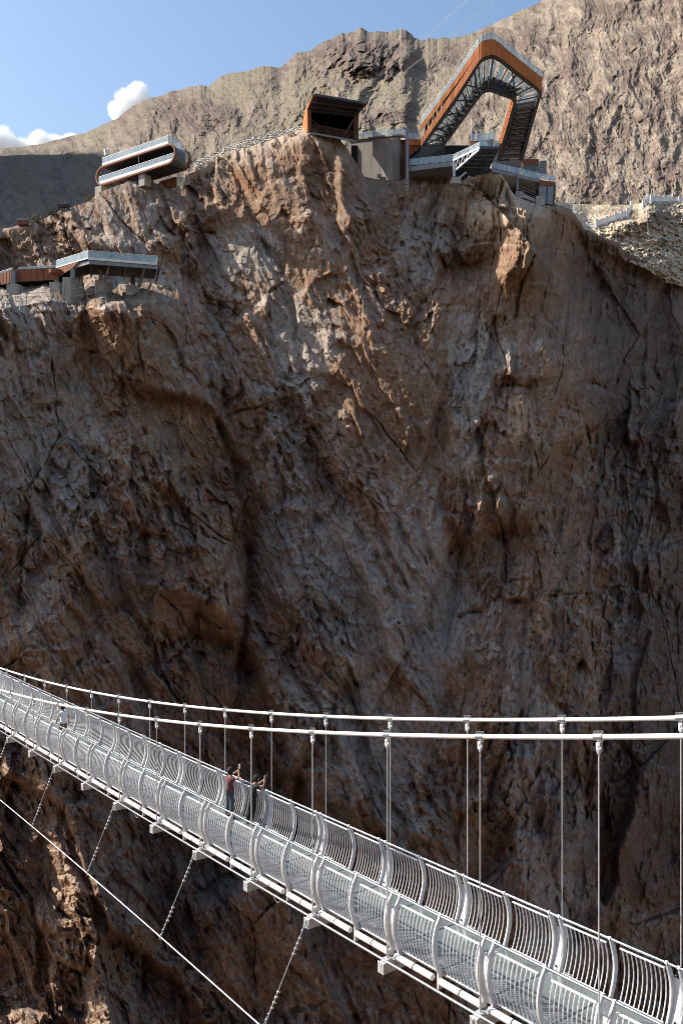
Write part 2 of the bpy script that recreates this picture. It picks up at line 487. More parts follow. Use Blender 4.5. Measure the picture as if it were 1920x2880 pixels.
feat = feat + step([(520, 500), (540, 640), (572, 800), (590, 950), (628, 1080), (605, 1180), (650, 1300), (700, 1560), (690, 1750), (672, 1900)], 5.0, 9, 110)
feat = feat + groove([(702, 1555), (694, 1640), (688, 1740), (684, 1860), (700, 1900)], 5.0, 15)
feat = feat + groove([(470, 1790), (492, 1830), (480, 1860)], 5.0, 20)
feat = feat + groove([(690, 1905), (730, 1885)], 3.0, 14)
feat = feat + step([(388, 2340), (404, 2486), (405, 2629), (392, 2760), (380, 2900)], 4.5, 4, 120)
feat = feat + step([(1255, 1560), (1217, 1672), (1162, 1790), (1130, 1850)], 3.5, 8, 90)
feat = feat + groove([(1412, 1480), (1420, 1560), (1424, 1640)], 3.5, 8)
feat = feat + groove([(1290, 1732), (1350, 1726)], 2.6, 8)
feat = feat + groove([(1428, 1082), (1478, 1082)], 2.2, 8) + groove([(1440, 1120), (1465, 1200), (1460, 1260)], 1.6, 26)
feat = feat + step([(1345, 900), (1330, 1060), (1308, 1130), (1350, 1200), (1372, 1340), (1395, 1420)], -3.0, 5, 80)
feat = feat + groove([(1505, 720), (1470, 800), (1445, 890)], 2.8, 9)
feat = feat + groove([(1660, 1085), (1700, 1090)], 3.0, 14)
feat = feat + step([(700, 600), (745, 700), (800, 790), (760, 820), (745, 900), (775, 1050), (800, 1160)], 2.6, 6, 70)
feat = feat + step([(560, 1320), (640, 1420), (660, 1500), (640, 1600), (560, 1680), (530, 1760)], 2.4, 7, 70)
feat = feat + groove([(80, 1420), (78, 1500), (60, 1600), (56, 1690)], 2.8, 7)
feat = feat + groove([(340, 1000), (350, 1080), (335, 1200)], 1.8, 8)
feat = feat - 4.2 * np.exp(-(poly_dist([(110, 2100), (165, 2330), (225, 2500), (285, 2700), (300, 2900)], wx, wy)[0] / 42) ** 2)
feat = feat + groove([(0, 870), (120, 850), (260, 838), (440, 842)], -1.2, 10)
feat = feat + groove([(1560, 2460), (1600, 2560), (1625, 2640)], 3.0, 10) + groove([(1640, 2080), (1650, 2230)], 2.5, 12)
feat = feat + groove([(560, 640), (600, 660), (620, 700)], 2.4, 10) + step([(690, 600), (700, 650), (760, 690), (800, 740), (790, 800), (730, 850)], -2.4, 8, 60)
topfade = sstep(0, 60, PY - RY[None, :])
Zc = Zc + feat * topfade

# rock texture in metres on the face
Xm = (PX - 960) / F * 165.0; Ym = -(PY - HY) / F * 165.0
wX = Xm + 1.5 * fbm(Xm / 12, Ym / 12, 5, 71); wY = Ym + 1.5 * fbm(Xm / 12, Ym / 12, 5, 77)
rough = sstep(-0.08, 0.22, fbm(Xm / 20, Ym / 26, 5, 37, 0.6))          # smooth slabs and broken areas
def grain(deg, sd):
    """rock fabric with one dip direction: blocks, ledges, joints and the noises that colour it"""
    ct, st = math.cos(math.radians(deg)), math.sin(math.radians(deg))
    a = wX * ct + wY * st; c = -wX * st + wY * ct
    d1, e1, i1 = facets(a / 12.0, c / 27.0, sd + 3, 0.95, 0.17, 34)
    d2, e2, i2 = facets(a / 4.6 + 7.3, c / 10.0, sd + 5, 1.05, 0.24, 34)
    d3, e3, i3 = facets(a / 1.8 + 1.9, c / 3.6, sd + 9, 1.1, 0.30, 30)
    d4, e4, i4 = facets(a / 0.72, c / 1.3 + 4.1, sd + 13, 1.15, 0.34, 26)
    rg2 = ridged(a / 2.6, c / 7.0, 4, sd + 29)
    def saw(u, v, sd2, edge):
        f = np.mod(u + 0.55 * fbm(u * 0.9, v, 4, sd2), 1.0)
        return np.where(f < edge, f / edge, (1 - f) / (1 - edge)) - 0.5
    m1 = sstep(0.0, 0.25, fbm(a / 14, c / 26, 3, sd + 141)); m2 = sstep(0.0, 0.25, fbm(a / 16, c / 20, 3, sd + 147)); m3 = sstep(-0.05, 0.2, fbm(a / 6, c / 10, 3, sd + 149))
    disp = 3.4 * (0.50 + 0.65 * rough) * d2 + 1.9 * (0.42 + 0.70 * rough) * d3 + 0.85 * (0.45 + 0.65 * rough) * d4
    d0, e0, i0 = facets(a / 25.0 + 3.1, c / 46.0, sd + 171, 1.0, 0.14, 30)
    big = 7.0 * d0 + 6.0 * d1
    disp += 1.8 * m1 * saw(a / 5.6, c / 18, sd + 151, 0.90) + 1.0 * m2 * saw(c / 6.5, a / 7, sd + 157, 0.12) + 0.4 * m3 * saw(a / 1.6, c / 5, sd + 161, 0.86)
    disp += -0.8 * (0.1 + 0.8 * rough) * (rg2 - 0.5)
    jm = sstep(-0.05, 0.2, fbm(Xm / 18, Ym / 18, 2, 43))
    disp += 1.1 * jm * np.exp(-(e1 / 0.014) ** 2) + 0.45 * np.exp(-(e2 / 0.025) ** 2) * sstep(0.1, 0.4, fbm(Xm / 11, Ym / 11, 2, 45))
    n_str = fbm(a / 2.2, c / 17, 5, sd + 87, 0.65); n_fin = fbm(a / 0.8, c / 2.2, 4, sd + 93, 0.65)
    rust = fbm(a / 6, c / 11, 5, sd + 111, 0.65); varn = fbm(a / 5.0, c / 30, 5, sd + 121, 0.65)
    return [big, disp, n_str, n_fin, rust, varn, i2, i3]
wgt = sstep(-90, 90, PX - 1150 + 130 * fbm(Xm / 26, Ym / 26, 4, 61) - 0.12 * (PY - 1000))
ga_, gb_ = grain(24, 0), grain(-6, 40)
big, disp, n_str, n_fin, rust_n, varn_n, i2, i3 = [p_ * (1 - wgt) + q_ * wgt for p_, q_ in zip(ga_, gb_)]
del ga_, gb_
big += 3.4 * fbm(Xm / 30, Ym / 34, 4, 33)
disp += 0.34 * (0.55 + 0.45 * rough) * fbm(Xm / 0.7, Ym / 0.8, 3, 53, 0.7)
calm = np.exp(-(((PX - 1370) / 140) ** 2 + ((PY - 610) / 150) ** 2))
Zd = Zc + (big * (1 - 0.65 * calm) + disp * (1 + 0.7 * calm)) * (0.55 + 0.45 * topfade)
# lean the top few metres back so that the edge is rounded, not sawn off
dm = (PY - RY[None, :]) / F * 180
Zd = Zd + 5.0 * np.exp(-dm / 4.8) * np.interp(PX, [0, 450, 600, 680, 820, 865, 980, 1250, 1450, 1600], [1.2, 1.0, 1.6, 2.0, 1.7, 0.8, 0.8, 0.9, 0.9, 1.0])

P = np.stack([(PX - 960) / F * Zd, Zd, (HY - PY) / F * Zd], -1)

# mineral colours, plus some sun and shade put into the tone
du = np.gradient(Zd, axis=0); 
dPz = np.gradient(P[..., 2], axis=0); dPy = np.gradient(P[..., 1], axis=0)
up = np.clip(-(-dPy) / np.maximum(np.sqrt(dPz ** 2 + dPy ** 2), 1e-6), -1, 1)     # <0 leaning back
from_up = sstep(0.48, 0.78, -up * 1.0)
def blob(x, y, sx, sy, rot=0.0):
    cr_, sr = math.cos(rot), math.sin(rot); ax = (wx - x) * cr_ + (wy - y) * sr; ay = -(wx - x) * sr + (wy - y) * cr_
    return np.exp(-((ax / sx) ** 2 + (ay / sy) ** 2))
n_big = fbm(wX / 18, wY / 22, 6, 81, 0.62)
gray = 0.27 + 0.85 * n_big + 0.35 * n_fin + 0.25 * n_str
for (x, y, sx, sy, w) in [(720, 700, 60, 60, 1.1), (850, 980, 90, 100, .8), (600, 760, 50, 160, .4), (1190, 680, 70, 110, 1.0), (1330, 1080, 45, 190, 1.2), (1010, 1700, 130, 330, .55),
                          (1225, 1700, 70, 220, 1.1), (1500, 2150, 90, 330, 0.9), (1580, 2500, 60, 190, 1.5), (90, 1250, 120, 330, .8), (880, 1560, 90, 200, .8), (1560, 740, 60, 60, .6),
                          (760, 1180, 50, 140, .4), (560, 2000, 160, 60, .3), (1000, 2150, 200, 130, .4), (1420, 1000, 60, 60, .4), (780, 1420, 60, 80, .45), (100, 1000, 120, 150, .7), (330, 1500, 120, 120, .3)]:
    gray = gray + w * blob(x, y, sx, sy)
for (x, y, sx, sy, w) in [(560, 1180, 160, 60, .6), (480, 1420, 110, 160, .7), (1000, 1150, 150, 260, .4), (420, 1750, 200, 160, .5), (1450, 1500, 130, 200, .3), (1450, 1200, 100, 160, .4), (1800, 1000, 150, 400, .3), (1300, 2250, 200, 200, .3), (300, 2650, 300, 200, .5), (200, 2500, 260, 400, .8), (1720, 760, 220, 170, .9), (1850, 900, 200, 200, .6)]:
    gray = gray - w * blob(x, y, sx, sy)
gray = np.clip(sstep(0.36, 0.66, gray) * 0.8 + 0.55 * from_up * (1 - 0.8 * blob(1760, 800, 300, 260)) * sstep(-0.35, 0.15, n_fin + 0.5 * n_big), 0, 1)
tan = -0.33 + 0.8 * fbm(wX / 13, wY / 18, 5, 101, 0.55) + 0.5 * n_str
for (x, y, sx, sy, w) in [(480, 1400, 100, 130, .9), (560, 1170, 180, 50, .7), (430, 1800, 90, 150, .6), (1450, 1180, 40, 100, .9), (1560, 1150, 70, 200, .5), (1480, 600, 160, 120, .8), (700, 440, 200, 60, .9), (800, 1240, 100, 120, .4), (90, 1200, 110, 260, .6),
                          (1330, 560, 90, 90, .8), (560, 2700, 200, 150, .3), (130, 1800, 120, 130, .4), (1330, 1480, 60, 120, .3), (620, 1690, 30, 130, .7)]:
    tan = tan + w * blob(x, y, sx, sy)
tan = sstep(0.15, 0.6, tan + 0.25 * n_fin)
rust = sstep(0.08, 0.5, rust_n + 0.3 * n_fin)
varn = sstep(0.05, 0.55, varn_n + 0.2 * n_fin + 0.45 * blob(380, 1620, 130, 130) + 0.5 * blob(560, 1850, 80, 150) + 0.5 * blob(470, 2450, 120, 250) + 0.8 * blob(1840, 1900, 190, 800) + 0.6 * blob(1800, 1120, 150, 330) + 0.45 * blob(1720, 760, 230, 190) + 0.3 * blob(60, 2500, 90, 300) + 0.3 * blob(1000, 2350, 500, 200) - 0.4 * blob(100, 1200, 200, 300) - 0.3 * blob(1300, 1100, 300, 300))  # rock varnish, and the right recess's missing skylight put into the same mask
C_BROWN = np.array([0.240, 0.144, 0.089]); C_GRAY = np.array([0.345, 0.298, 0.252]); C_TAN = np.array([0.44, 0.29, 0.18]); C_RUST = np.array([0.245, 0.115, 0.056]); C_DARK = np.array([0.095, 0.075, 0.064])
def mix(A, B, t): return A + (B - A) * t[..., None]
col = np.broadcast_to(C_BROWN, P.shape) * (1 + 0.30 * fbm(Xm / 7, Ym / 9, 5, 131))[..., None]
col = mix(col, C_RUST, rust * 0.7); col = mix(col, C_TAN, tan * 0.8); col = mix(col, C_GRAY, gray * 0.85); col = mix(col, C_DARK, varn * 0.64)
col = col * (1 + 0.45 * n_fin + 0.3 * (i3 - 0.5) * rough + 0.18 * (i2 - 0.5))[..., None]
pale = sstep(70, 0, PY - RY[None, :]) * np.interp(PX, [480, 560, 950, 1000, 1180, 1260, 1460, 1560], [0, 0.6, 0.75, 0.1, 0.2, 0.75, 0.7, 0.1])  # sunlit rim and buttress top: brightness of the sun put into the colour
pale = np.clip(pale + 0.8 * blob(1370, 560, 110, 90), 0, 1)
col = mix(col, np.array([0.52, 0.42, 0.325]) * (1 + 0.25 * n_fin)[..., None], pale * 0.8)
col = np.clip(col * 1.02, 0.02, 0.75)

# the ground behind the edge: runs back from the rim
nb = 46
back = np.zeros((nb, len(cxs), 3)); bcol = np.zeros((nb, len(cxs), 3))
for k in range(nb):
    t = (nb - k) / nb; dist = 1.2 + 75 * t ** 1.6
    zr = Zd[0] + dist
    fall = np.interp(cxs, [-700, 450, 600, 980, 1400, 1500, 1700, 2600], [0.12, 0.10, 0.05, 0.02, 0.04, -0.02, -0.05, 0.0])
    hz = P[0, :, 2] - dist * fall - 0.4 - 0.5 * min(dist, 4) + 0.8 * fbm(cxs / 40, cxs * 0 + dist / 6, 3, 141)
    back[k, :, 0] = P[0, :, 0] + 0 * dist; back[k, :, 1] = zr; back[k, :, 2] = hz
    bcol[k] = np.array([0.36, 0.29, 0.22]) * (1 + 0.3 * fbm(cxs / 25, cxs * 0 + dist / 4, 4, 151))[:, None]
PA = np.concatenate([back, P], 0); CA = np.concatenate([bcol, col], 0)
# foot of the wall runs out under the gorge floor
M_ROCK = mat_rock('rock_face', 1.0, 0.55, 0.4)
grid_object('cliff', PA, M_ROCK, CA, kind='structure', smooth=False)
def cliff_point(px, py):
    i = int(np.argmin(np.abs(cxs - px))); j = int(np.argmin(np.abs(PY[:, i] - py)))
    return Vector(P[j, i])
# ------------------------------------------------------------------ far mountain
M_MTN = mat_rock('mountain_ground', 0.22, 0.45, 1.2)
MR = [(-1500, 470), (-600, 446), (0, 416), (60, 413), (130, 401), (240, 371), (330, 331), (370, 300), (400, 283), (470, 262), (540, 241), (590, 240), (620, 214), (700, 196), (790, 181), (830, 151),
      (870, 140), (915, 118), (960, 95), (985, 88), (1010, 82), (1040, 86), (1075, 88), (1130, 80), (1150, 92), (1165, 109), (1240, 110), (1320, 93), (1360, 78), (1400, 60), (1450, 36), (1510, 8), (1600, -40), (1750, -100), (1920, -190), (2700, -420)]
mrx = np.array([a for a, b in MR], float); mry = np.array([b for a, b in MR], float)
mx_ = np.concatenate([np.arange(-1400, -60, 16.0), np.arange(-60, 1980, 2.6), np.arange(1980, 2640, 16.0)])
nm = 330
tm = np.linspace(0, 1, nm)
RS = np.interp(mx_, mrx, mry)
MRY = RS + 10.0 * fbm(mx_ / 42, mx_ * 0 + 1.7, 4, 201, 0.5) * np.interp(mx_, [0, 600, 800, 1200, 1400], [0.5, 1.0, 1.6, 1.5, 0.7])
MX = np.repeat(mx_[None], nm, 0); MY = RS[None] + (660 - RS[None]) * tm[:, None] + (MRY - RS)[None] * np.exp(-tm[:, None] * 9)
lr = np.log(np.interp(mx_, [-1400, 0, 400, 700, 1000, 1200, 1500, 1920, 2600], [1500, 1450, 1300, 1150, 1150, 1100, 1000, 900, 750]))
lb = np.log(np.interp(mx_, [-1400, 0, 500, 900, 1300, 1600, 1920, 2600], [520, 470, 400, 380, 350, 330, 320, 300]))
LZ = lr[None] + (lb - lr)[None] * (tm[:, None] ** 0.85)
# spurs and gullies
q = 34 * fbm(MX / 110, MY / 110, 5, 211); q2 = 34 * fbm(MX / 110, MY / 110, 5, 217)
def fabric(deg, sd):
    ct, st = math.cos(math.radians(deg)), math.sin(math.radians(deg))
    ga = (MX + q) * ct + (MY + q2) * st; gc = -(MX + q) * st + (MY + q2) * ct
    g1 = ridged(ga / 170, gc / 300, 6, sd + 221, 0.55); g2 = ridged(ga / 62, gc / 95, 5, sd + 227, 0.55); g3 = ridged(ga / 20, gc / 28, 4, sd + 233)
    f1_, k1, j1 = facets(ga / 30, gc / 62, sd + 31, 0.95, 0.28, 14); f2_, k2, j2 = facets(ga / 12, gc / 22, sd + 37, 1.0, 0.3, 15); f3_, k3, j3 = facets(ga / 5.5, gc / 8, sd + 41, 1.0, 0.3, 15)
    return [g1, g2, g3, f1_, f2_, f3_, j2, fbm(ga / 60, gc / 130, 5, sd + 267, 0.6), fbm(ga / 20, gc / 36, 5, sd + 281, 0.65)]
fa = fabric(-30, 0); fb_ = fabric(33, 50); fc = fabric(-4, 100)
w1 = sstep(-150, 150, MX - 720 + 60 * fbm(MX / 90, MY / 90, 3, 239)); w2 = sstep(-150, 150, MX - 1290 + 60 * fbm(MX / 90, MY / 90, 3, 240))
g1, g2, g3, f1_, f2_, f3_, j2, nf2, pal = [x0 * (1 - w1) + (x1 * (1 - w2) + x2 * w2) * w1 for x0, x1, x2 in zip(fa, fb_, fc)]
crag = np.clip(1.15 * np.exp(-(((MX - 1000) / 150) ** 2 + ((MY - 150) / 62) ** 2)) + 1.0 * np.exp(-(((MX - 520) / 130) ** 2 + ((MY - 330) / 60) ** 2)) + 0.9 * sstep(0.0, 0.35, fbm(MX / 100, MY / 70, 5, 241, 0.6) + 0.20 * sstep(1250, 1500, MX)), 0, 1)
right = sstep(1100, 1500, MX)
ds = -0.10 * (g1 - 0.5) - 0.026 * (0.6 + 0.4 * right) * (g2 - 0.5) - 0.0065 * (0.6 + 0.6 * crag) * (g3 - 0.5) + (0.012 * f2_ + 0.02 * f1_) * np.exp(-(((MX - 1000) / 150) ** 2 + ((MY - 150) / 62) ** 2)) + 0.03 * fbm(MX / 220, MY / 170, 5, 251)
ds += (0.06 + 0.85 * crag * (1 - 0.72 * right)) * (0.022 * f1_ + 0.012 * f2_ + 0.0055 * f3_) + 0.0026 * right * f3_ + 0.0042 * fbm(MX / 6, MY / 6, 3, 257)
ds -= 0.05 * np.exp(-(((MX - 1010) / 130) ** 2 + ((MY - 170) / 40) ** 2))
relief = 1 - 0.45 * right - 0.25 * sstep(500, 900, MX) * (1 - right) * (1 - crag)
ds = ds * relief + 0.0030 * fbm(MX / 9, MY / 8, 4, 259, 0.65)
tf = sstep(0, 0.12, tm)[:, None]
MZ = np.exp(LZ + ds * (0.3 + 0.7 * tf))
MP = np.stack([(MX - 960) / F * MZ, MZ, (HY - MY) / F * MZ], -1)
nf1 = fbm(MX / 26, MY / 20, 5, 261, 0.6); nf3 = fbm(MX / 6, MY / 6, 4, 271, 0.6)
C_SLOPE = np.array([0.245, 0.192, 0.146]); C_GRASS = np.array([0.188, 0.160, 0.104]); C_CRAG = np.array([0.140, 0.098, 0.078]); C_PALE = np.array([0.36, 0.29, 0.22])
mc = np.broadcast_to(C_SLOPE, MP.shape) * (1 + 0.55 * nf1)[..., None]
grass = sstep(-0.1, 0.45, nf2 + 0.35 * nf1 + np.interp(MX, [0, 500, 900, 1250, 1500, 1920], [0.25, 0.25, 0.30, 0.25, -0.05, -0.1])) * (1 - 0.85 * crag)
mc = mix(mc, C_GRASS * (1 + 0.3 * nf3)[..., None], grass * 0.85)
mc = mix(mc, C_CRAG * (1 + 0.4 * nf1 + 0.5 * (j2 - 0.5))[..., None], crag * 0.85)
outc = sstep(0.12, 0.4, fbm(MX / 26 + 3, MY / 17, 5, 285, 0.65) + 0.25 * crag)
mc = mix(mc, np.array([0.098, 0.070, 0.058]) * (1 + 0.4 * nf3)[..., None], outc * 0.6)
pale_ = sstep(0.25, 0.6, pal + 0.16 * right) * (1 - 0.5 * grass)
mc = mix(mc, C_PALE * (1 + 0.2 * nf3)[..., None], pale_ * 0.85)
shrub = sstep(0.28, 0.5, fbm(MX / 4.0, MY / 3.2, 2, 291) + 0.12 * nf1) * sstep(-0.3, 0.3, nf2)
mc = mix(mc, np.array([0.060, 0.054, 0.034]), shrub * 0.6)
valley_shade = sstep(0.3, 0.75, sstep(700, 480, MX + 90 * nf2) * sstep(395, 450, MY + 40 * nf1 + 25 * nf2))  # shade of the left valley put into the slope colour
mc = mix(mc, np.array([0.085, 0.074, 0.062]) * (1 + 0.5 * nf1)[..., None], valley_shade * 0.75)
mc = np.clip(mc * (1 + 0.22 * nf3)[..., None], 0.02, 0.7)
# the far side falls away behind the ridge
bk = MP[0].copy(); bks = []
for d_, h_ in ((500, 260), (180, 70), (40, 8)):
    b_ = bk.copy(); b_[:, 1] += d_; b_[:, 2] -= h_; bks.append(b_)
MPA = np.concatenate([np.array(bks), MP], 0); MCA = np.concatenate([np.repeat(mc[:1], 3, 0), mc], 0)
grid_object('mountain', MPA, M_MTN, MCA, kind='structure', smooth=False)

# neighbouring mountain beyond the left edge of the picture; it throws the valley on the left into shade
sx = np.linspace(-2100, -620, 60); sy = np.linspace(520, 2000, 70)
SX, SY = np.meshgrid(sx, sy)
crest = np.interp(SY, [520, 620, 670, 760, 860, 1000, 1275, 1450, 2000], [150, 560, 850, 925, 965, 995, 1010, 935, 880])
xp = np.where(SX > -1000, (SX + 1000) / 380.0, (-1000 - SX) / 1100.0)
SZ = crest * (1 - np.clip(xp, 0, 1)) ** 1.0 + 12 * fbm(SX / 160, SY / 120, 4, 301)
grid_object('mountain', np.stack([SX, SY, SZ], -1), M_MTN, np.broadcast_to(C_SLOPE, SX.shape + (3,)) * (1 + 0.3 * fbm(SX / 90, SY / 90, 4, 307))[..., None], kind='structure')

# ------------------------------------------------------------------ sunlit rubble slope right of the cliff
hx = np.concatenate([np.arange(1400, 1560, 8.0), np.arange(1560, 1980, 2.0), np.arange(1980, 2640, 14.0)])
top = np.interp(hx, [1400, 1560, 1609, 1700, 1780, 1800, 1830, 1920, 2640], [560, 562, 573, 575, 575, 570, 566, 565, 560])
nh = 150; th_ = np.linspace(0, 1, nh)
bot = ridge_y(hx) + 26
HX = np.repeat(hx[None], nh, 0); HYY = top[None] + (bot - top)[None] * th_[:, None]
zb = ridge_z(hx) + 5
hz = tps([(1400, 560), (1560, 565), (1609, 573), (1700, 575), (1790, 575), (1830, 566), (1920, 565), (2300, 560), (2640, 560),
          (1650, 640), (1677, 634), (1731, 616), (1764, 606), (1810, 580), (1860, 570), (1700, 600), (1640, 600), (1750, 590),
          (1820, 655), (1880, 640), (1920, 620), (1760, 660), (1700, 660), (1850, 700), (1920, 700), (1800, 715), (1920, 775), (2300, 700), (2640, 700), (1450, 560), (2300, 930), (2640, 1030), (1620, 600), (1500, 580)],
         [219, 236, 266, 270, 264, 242, 244, 254, 262,
          231, 232, 234, 237, 239, 244, 250, 251, 256,
          227, 231, 235, 226, 225, 224, 228, 221, 222, 243, 257, 203, 230, 243, 237, 206], HX, HYY, 300)
hz = np.maximum(hz, zb[None] - 3)
hf1, hk1, hj1 = facets(HX / 17, HYY / 13, 51, 0.9, 0.35, 14); hf2, hk2, hj2 = facets(HX / 7.0, HYY / 6, 57, 0.9, 0.4, 14)
hz = hz + 2.0 * fbm(HX / 60, HYY / 34, 4, 311) + 1.4 * hf1 + 1.3 * hf2 - 0.6 * ridged(HX / 24, HYY / 18, 4, 317) + 0.6 * fbm(HX / 5, HYY / 4, 3, 319)
HP = np.stack([(HX - 960) / F * hz, hz, (HY - HYY) / F * hz], -1)
hn = fbm(HX / 22, HYY / 10, 5, 321, 0.6); hn2 = fbm(HX / 60, HYY / 26, 4, 327)
hc = np.broadcast_to(np.array([0.47, 0.375, 0.265]), HP.shape) * (1 + 0.45 * hn)[..., None]
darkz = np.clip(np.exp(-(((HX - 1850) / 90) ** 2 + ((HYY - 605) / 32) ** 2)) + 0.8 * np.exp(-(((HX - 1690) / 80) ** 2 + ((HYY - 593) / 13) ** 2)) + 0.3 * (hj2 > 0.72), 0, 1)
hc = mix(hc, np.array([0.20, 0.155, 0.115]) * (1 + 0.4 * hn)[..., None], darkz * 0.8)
hc = mix(hc, np.array([0.64, 0.53, 0.39]) * (1 + 0.3 * hn)[..., None], np.clip(sstep(0.1, 0.5, hn2 + 0.3) * (1 - darkz) + 0.6 * (hj2 < 0.2) * (HYY > 640), 0, 1) * 0.7)
hc = mix(hc, np.array([0.27, 0.24, 0.10]), np.clip(np.exp(-((HYY - np.interp(HX, [1600, 1700, 1780, 1920], [578, 577, 578, 570])) / 3.5) ** 2) * sstep(-0.2, 0.2, hn), 0, 1) * 0.6)
bh = HP[0].copy(); hb = []
for d_, h_ in ((70, 40), (30, 3), (6, 0.3)):
    b_ = bh.copy(); b_[:, 1] += d_; b_[:, 2] -= h_; hb.append(b_)
M_RUB = mat_rock('rubble_ground', 1.6, 0.5, 0.3)
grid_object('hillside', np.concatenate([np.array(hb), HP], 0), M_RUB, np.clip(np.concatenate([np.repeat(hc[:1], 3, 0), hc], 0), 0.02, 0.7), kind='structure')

# ------------------------------------------------------------------ gorge floor, one sheet under everything
# unseen near wall of the gorge behind the viewpoint, added to darken the cliff's shade
ox = np.linspace(-420, 420, 120); oz = np.linspace(-125, 34, 60)
OX, OZ = np.meshgrid(ox, oz)
OY = -26 - (OZ + 125) * 0.2 - np.abs(OX) * 0.05 + 6 * fbm(OX / 30, OZ / 30, 4, 331) - 40 * sstep(0, 34, OZ)
grid_object('cliff', np.stack([OX, OY, OZ], -1)[:, ::-1], M_ROCK, np.broadcast_to(C_BROWN, OX.shape + (3,)) * (1 + 0.4 * fbm(OX / 8, OZ / 10, 4, 337))[..., None], kind='structure')
fl = MB(); fl.add([(-6000, -6000, -121), (6000, -6000, -121), (6000, 9000, -121), (-6000, 9000, -121)], [(0, 1, 2, 3)])
M_FLOOR = mat_plain('gorge_gravel', (0.16, 0.135, 0.11), 0.95, 0, 0.3, 0.15, 0.6)
fl.build('gorge_floor', M_FLOOR)['kind'] = 'structure'
# ------------------------------------------------------------------ suspension footbridge
M_WHITE = mat_plain('white_paint', (0.70, 0.695, 0.685), 0.38, 0, 0.07, 3.0)
M_FRAME = mat_plain('pale_grey_paint', (0.56, 0.56, 0.555), 0.42, 0, 0.08, 4.0)
M_GALV = mat_plain('galvanised_steel', (0.46, 0.48, 0.51), 0.28, 0.92, 0.12, 9.0)
M_BEAM = mat_plain('galvanised_beam', (0.50, 0.50, 0.49), 0.5, 0.35, 0.14, 5.0)
M_CABLE = mat_plain('white_cable_sheath', (0.72, 0.715, 0.70), 0.45, 0, 0.03, 4.0)
M_ROPE = mat_plain('steel_rope', (0.62, 0.63, 0.64), 0.4, 0.5, 0.12, 20.0)
M_BOLT = mat_plain('dark_bolt', (0.12, 0.12, 0.12), 0.5, 0.6, 0.1, 20.0)
M_JOINT = mat_plain('black_rubber', (0.02, 0.02, 0.02), 0.7, 0, 0.1, 8.0)
M_DECK = mat_glass('dusty_floor_glass', (0.62, 0.70, 0.70), 0.45, (0.26, 0.29, 0.295), 0.10, 0.42)

SP = 3.15
BU = Vector((-2005.0, F, 0)).normalized()                 # along the bridge, away to the left
BPp = Vector((BU.y, -BU.x, 0))                           # across, towards the far side
B0 = Vector((4.98, 17.89, 0))
WID = 2.80
UPV = Vector((0, 0, 1))
def attach_z(k): return -10.93 + 0.0021 * k * k
def cable_z(k): return 0.01888 * k * k - 0.6004 * k - 4.22
def bp(k, w, z): return B0 + BU * (k * SP) + BPp * w + UPV * z
K0, K1 = -3, 21
def side(w, s): return w if s == 0 else WID - w

bridge = empty('footbridge', bp(8, WID / 2, attach_z(8)), 'white glass-floored suspension footbridge with bulging curved railings over the gorge', 'footbridge')
for k in range(K0, K1 + 1):
    z = attach_z(k) - 0.14
    m = MB(); m.box(bp(k, WID / 2, z), BU * 0.11, BPp * (WID / 2 + 0.20), UPV * 0.13)
    for s in (0, 1):
        m.box(bp(k, side(-0.205, s), z), BU * 0.125, BPp * 0.012, UPV * 0.145)
        m.box(bp(k, side(-0.02, s), z + 0.165), BU * 0.10, BPp * 0.12, UPV * 0.03)
    m.build('crossbeam', M_BEAM, bridge, 0.012)
# steel stringers under the glass
for w in (0.55, 1.10, 1.70, 2.25):
    m = MB()
    for k in range(K0, K1): m.beam(bp(k + 0.04, w, attach_z(k) + 0.10), bp(k + 0.96, w, attach_z(k + 1) + 0.10), 0.09, 0.14)
    m.build('stringer', M_BEAM, bridge)
FLOOR = 0.27
for k in range(K0, K1):
    for h in (0, 1):
        a0, a1 = k + 0.5 * h + 0.012, k + 0.5 * h + 0.488
        z0, z1 = attach_z(a0) + FLOOR, attach_z(a1) + FLOOR
        m = MB(); m.strip([bp(a0, 0.36, z0), bp(a1, 0.36, z1)], [bp(a0, WID - 0.36, z0), bp(a1, WID - 0.36, z1)], (0, 0, -0.035))
        m.build('glass_floor', M_DECK, bridge)
        # transom under the joint
    m = MB()
    for q in (0.0, 0.5): m.beam(bp(k + q, 0.36, attach_z(k + q) + FLOOR - 0.075), bp(k + q, WID - 0.36, attach_z(k + q) + FLOOR - 0.075), 0.10, 0.07)
    m.build('transom', M_BEAM, bridge)

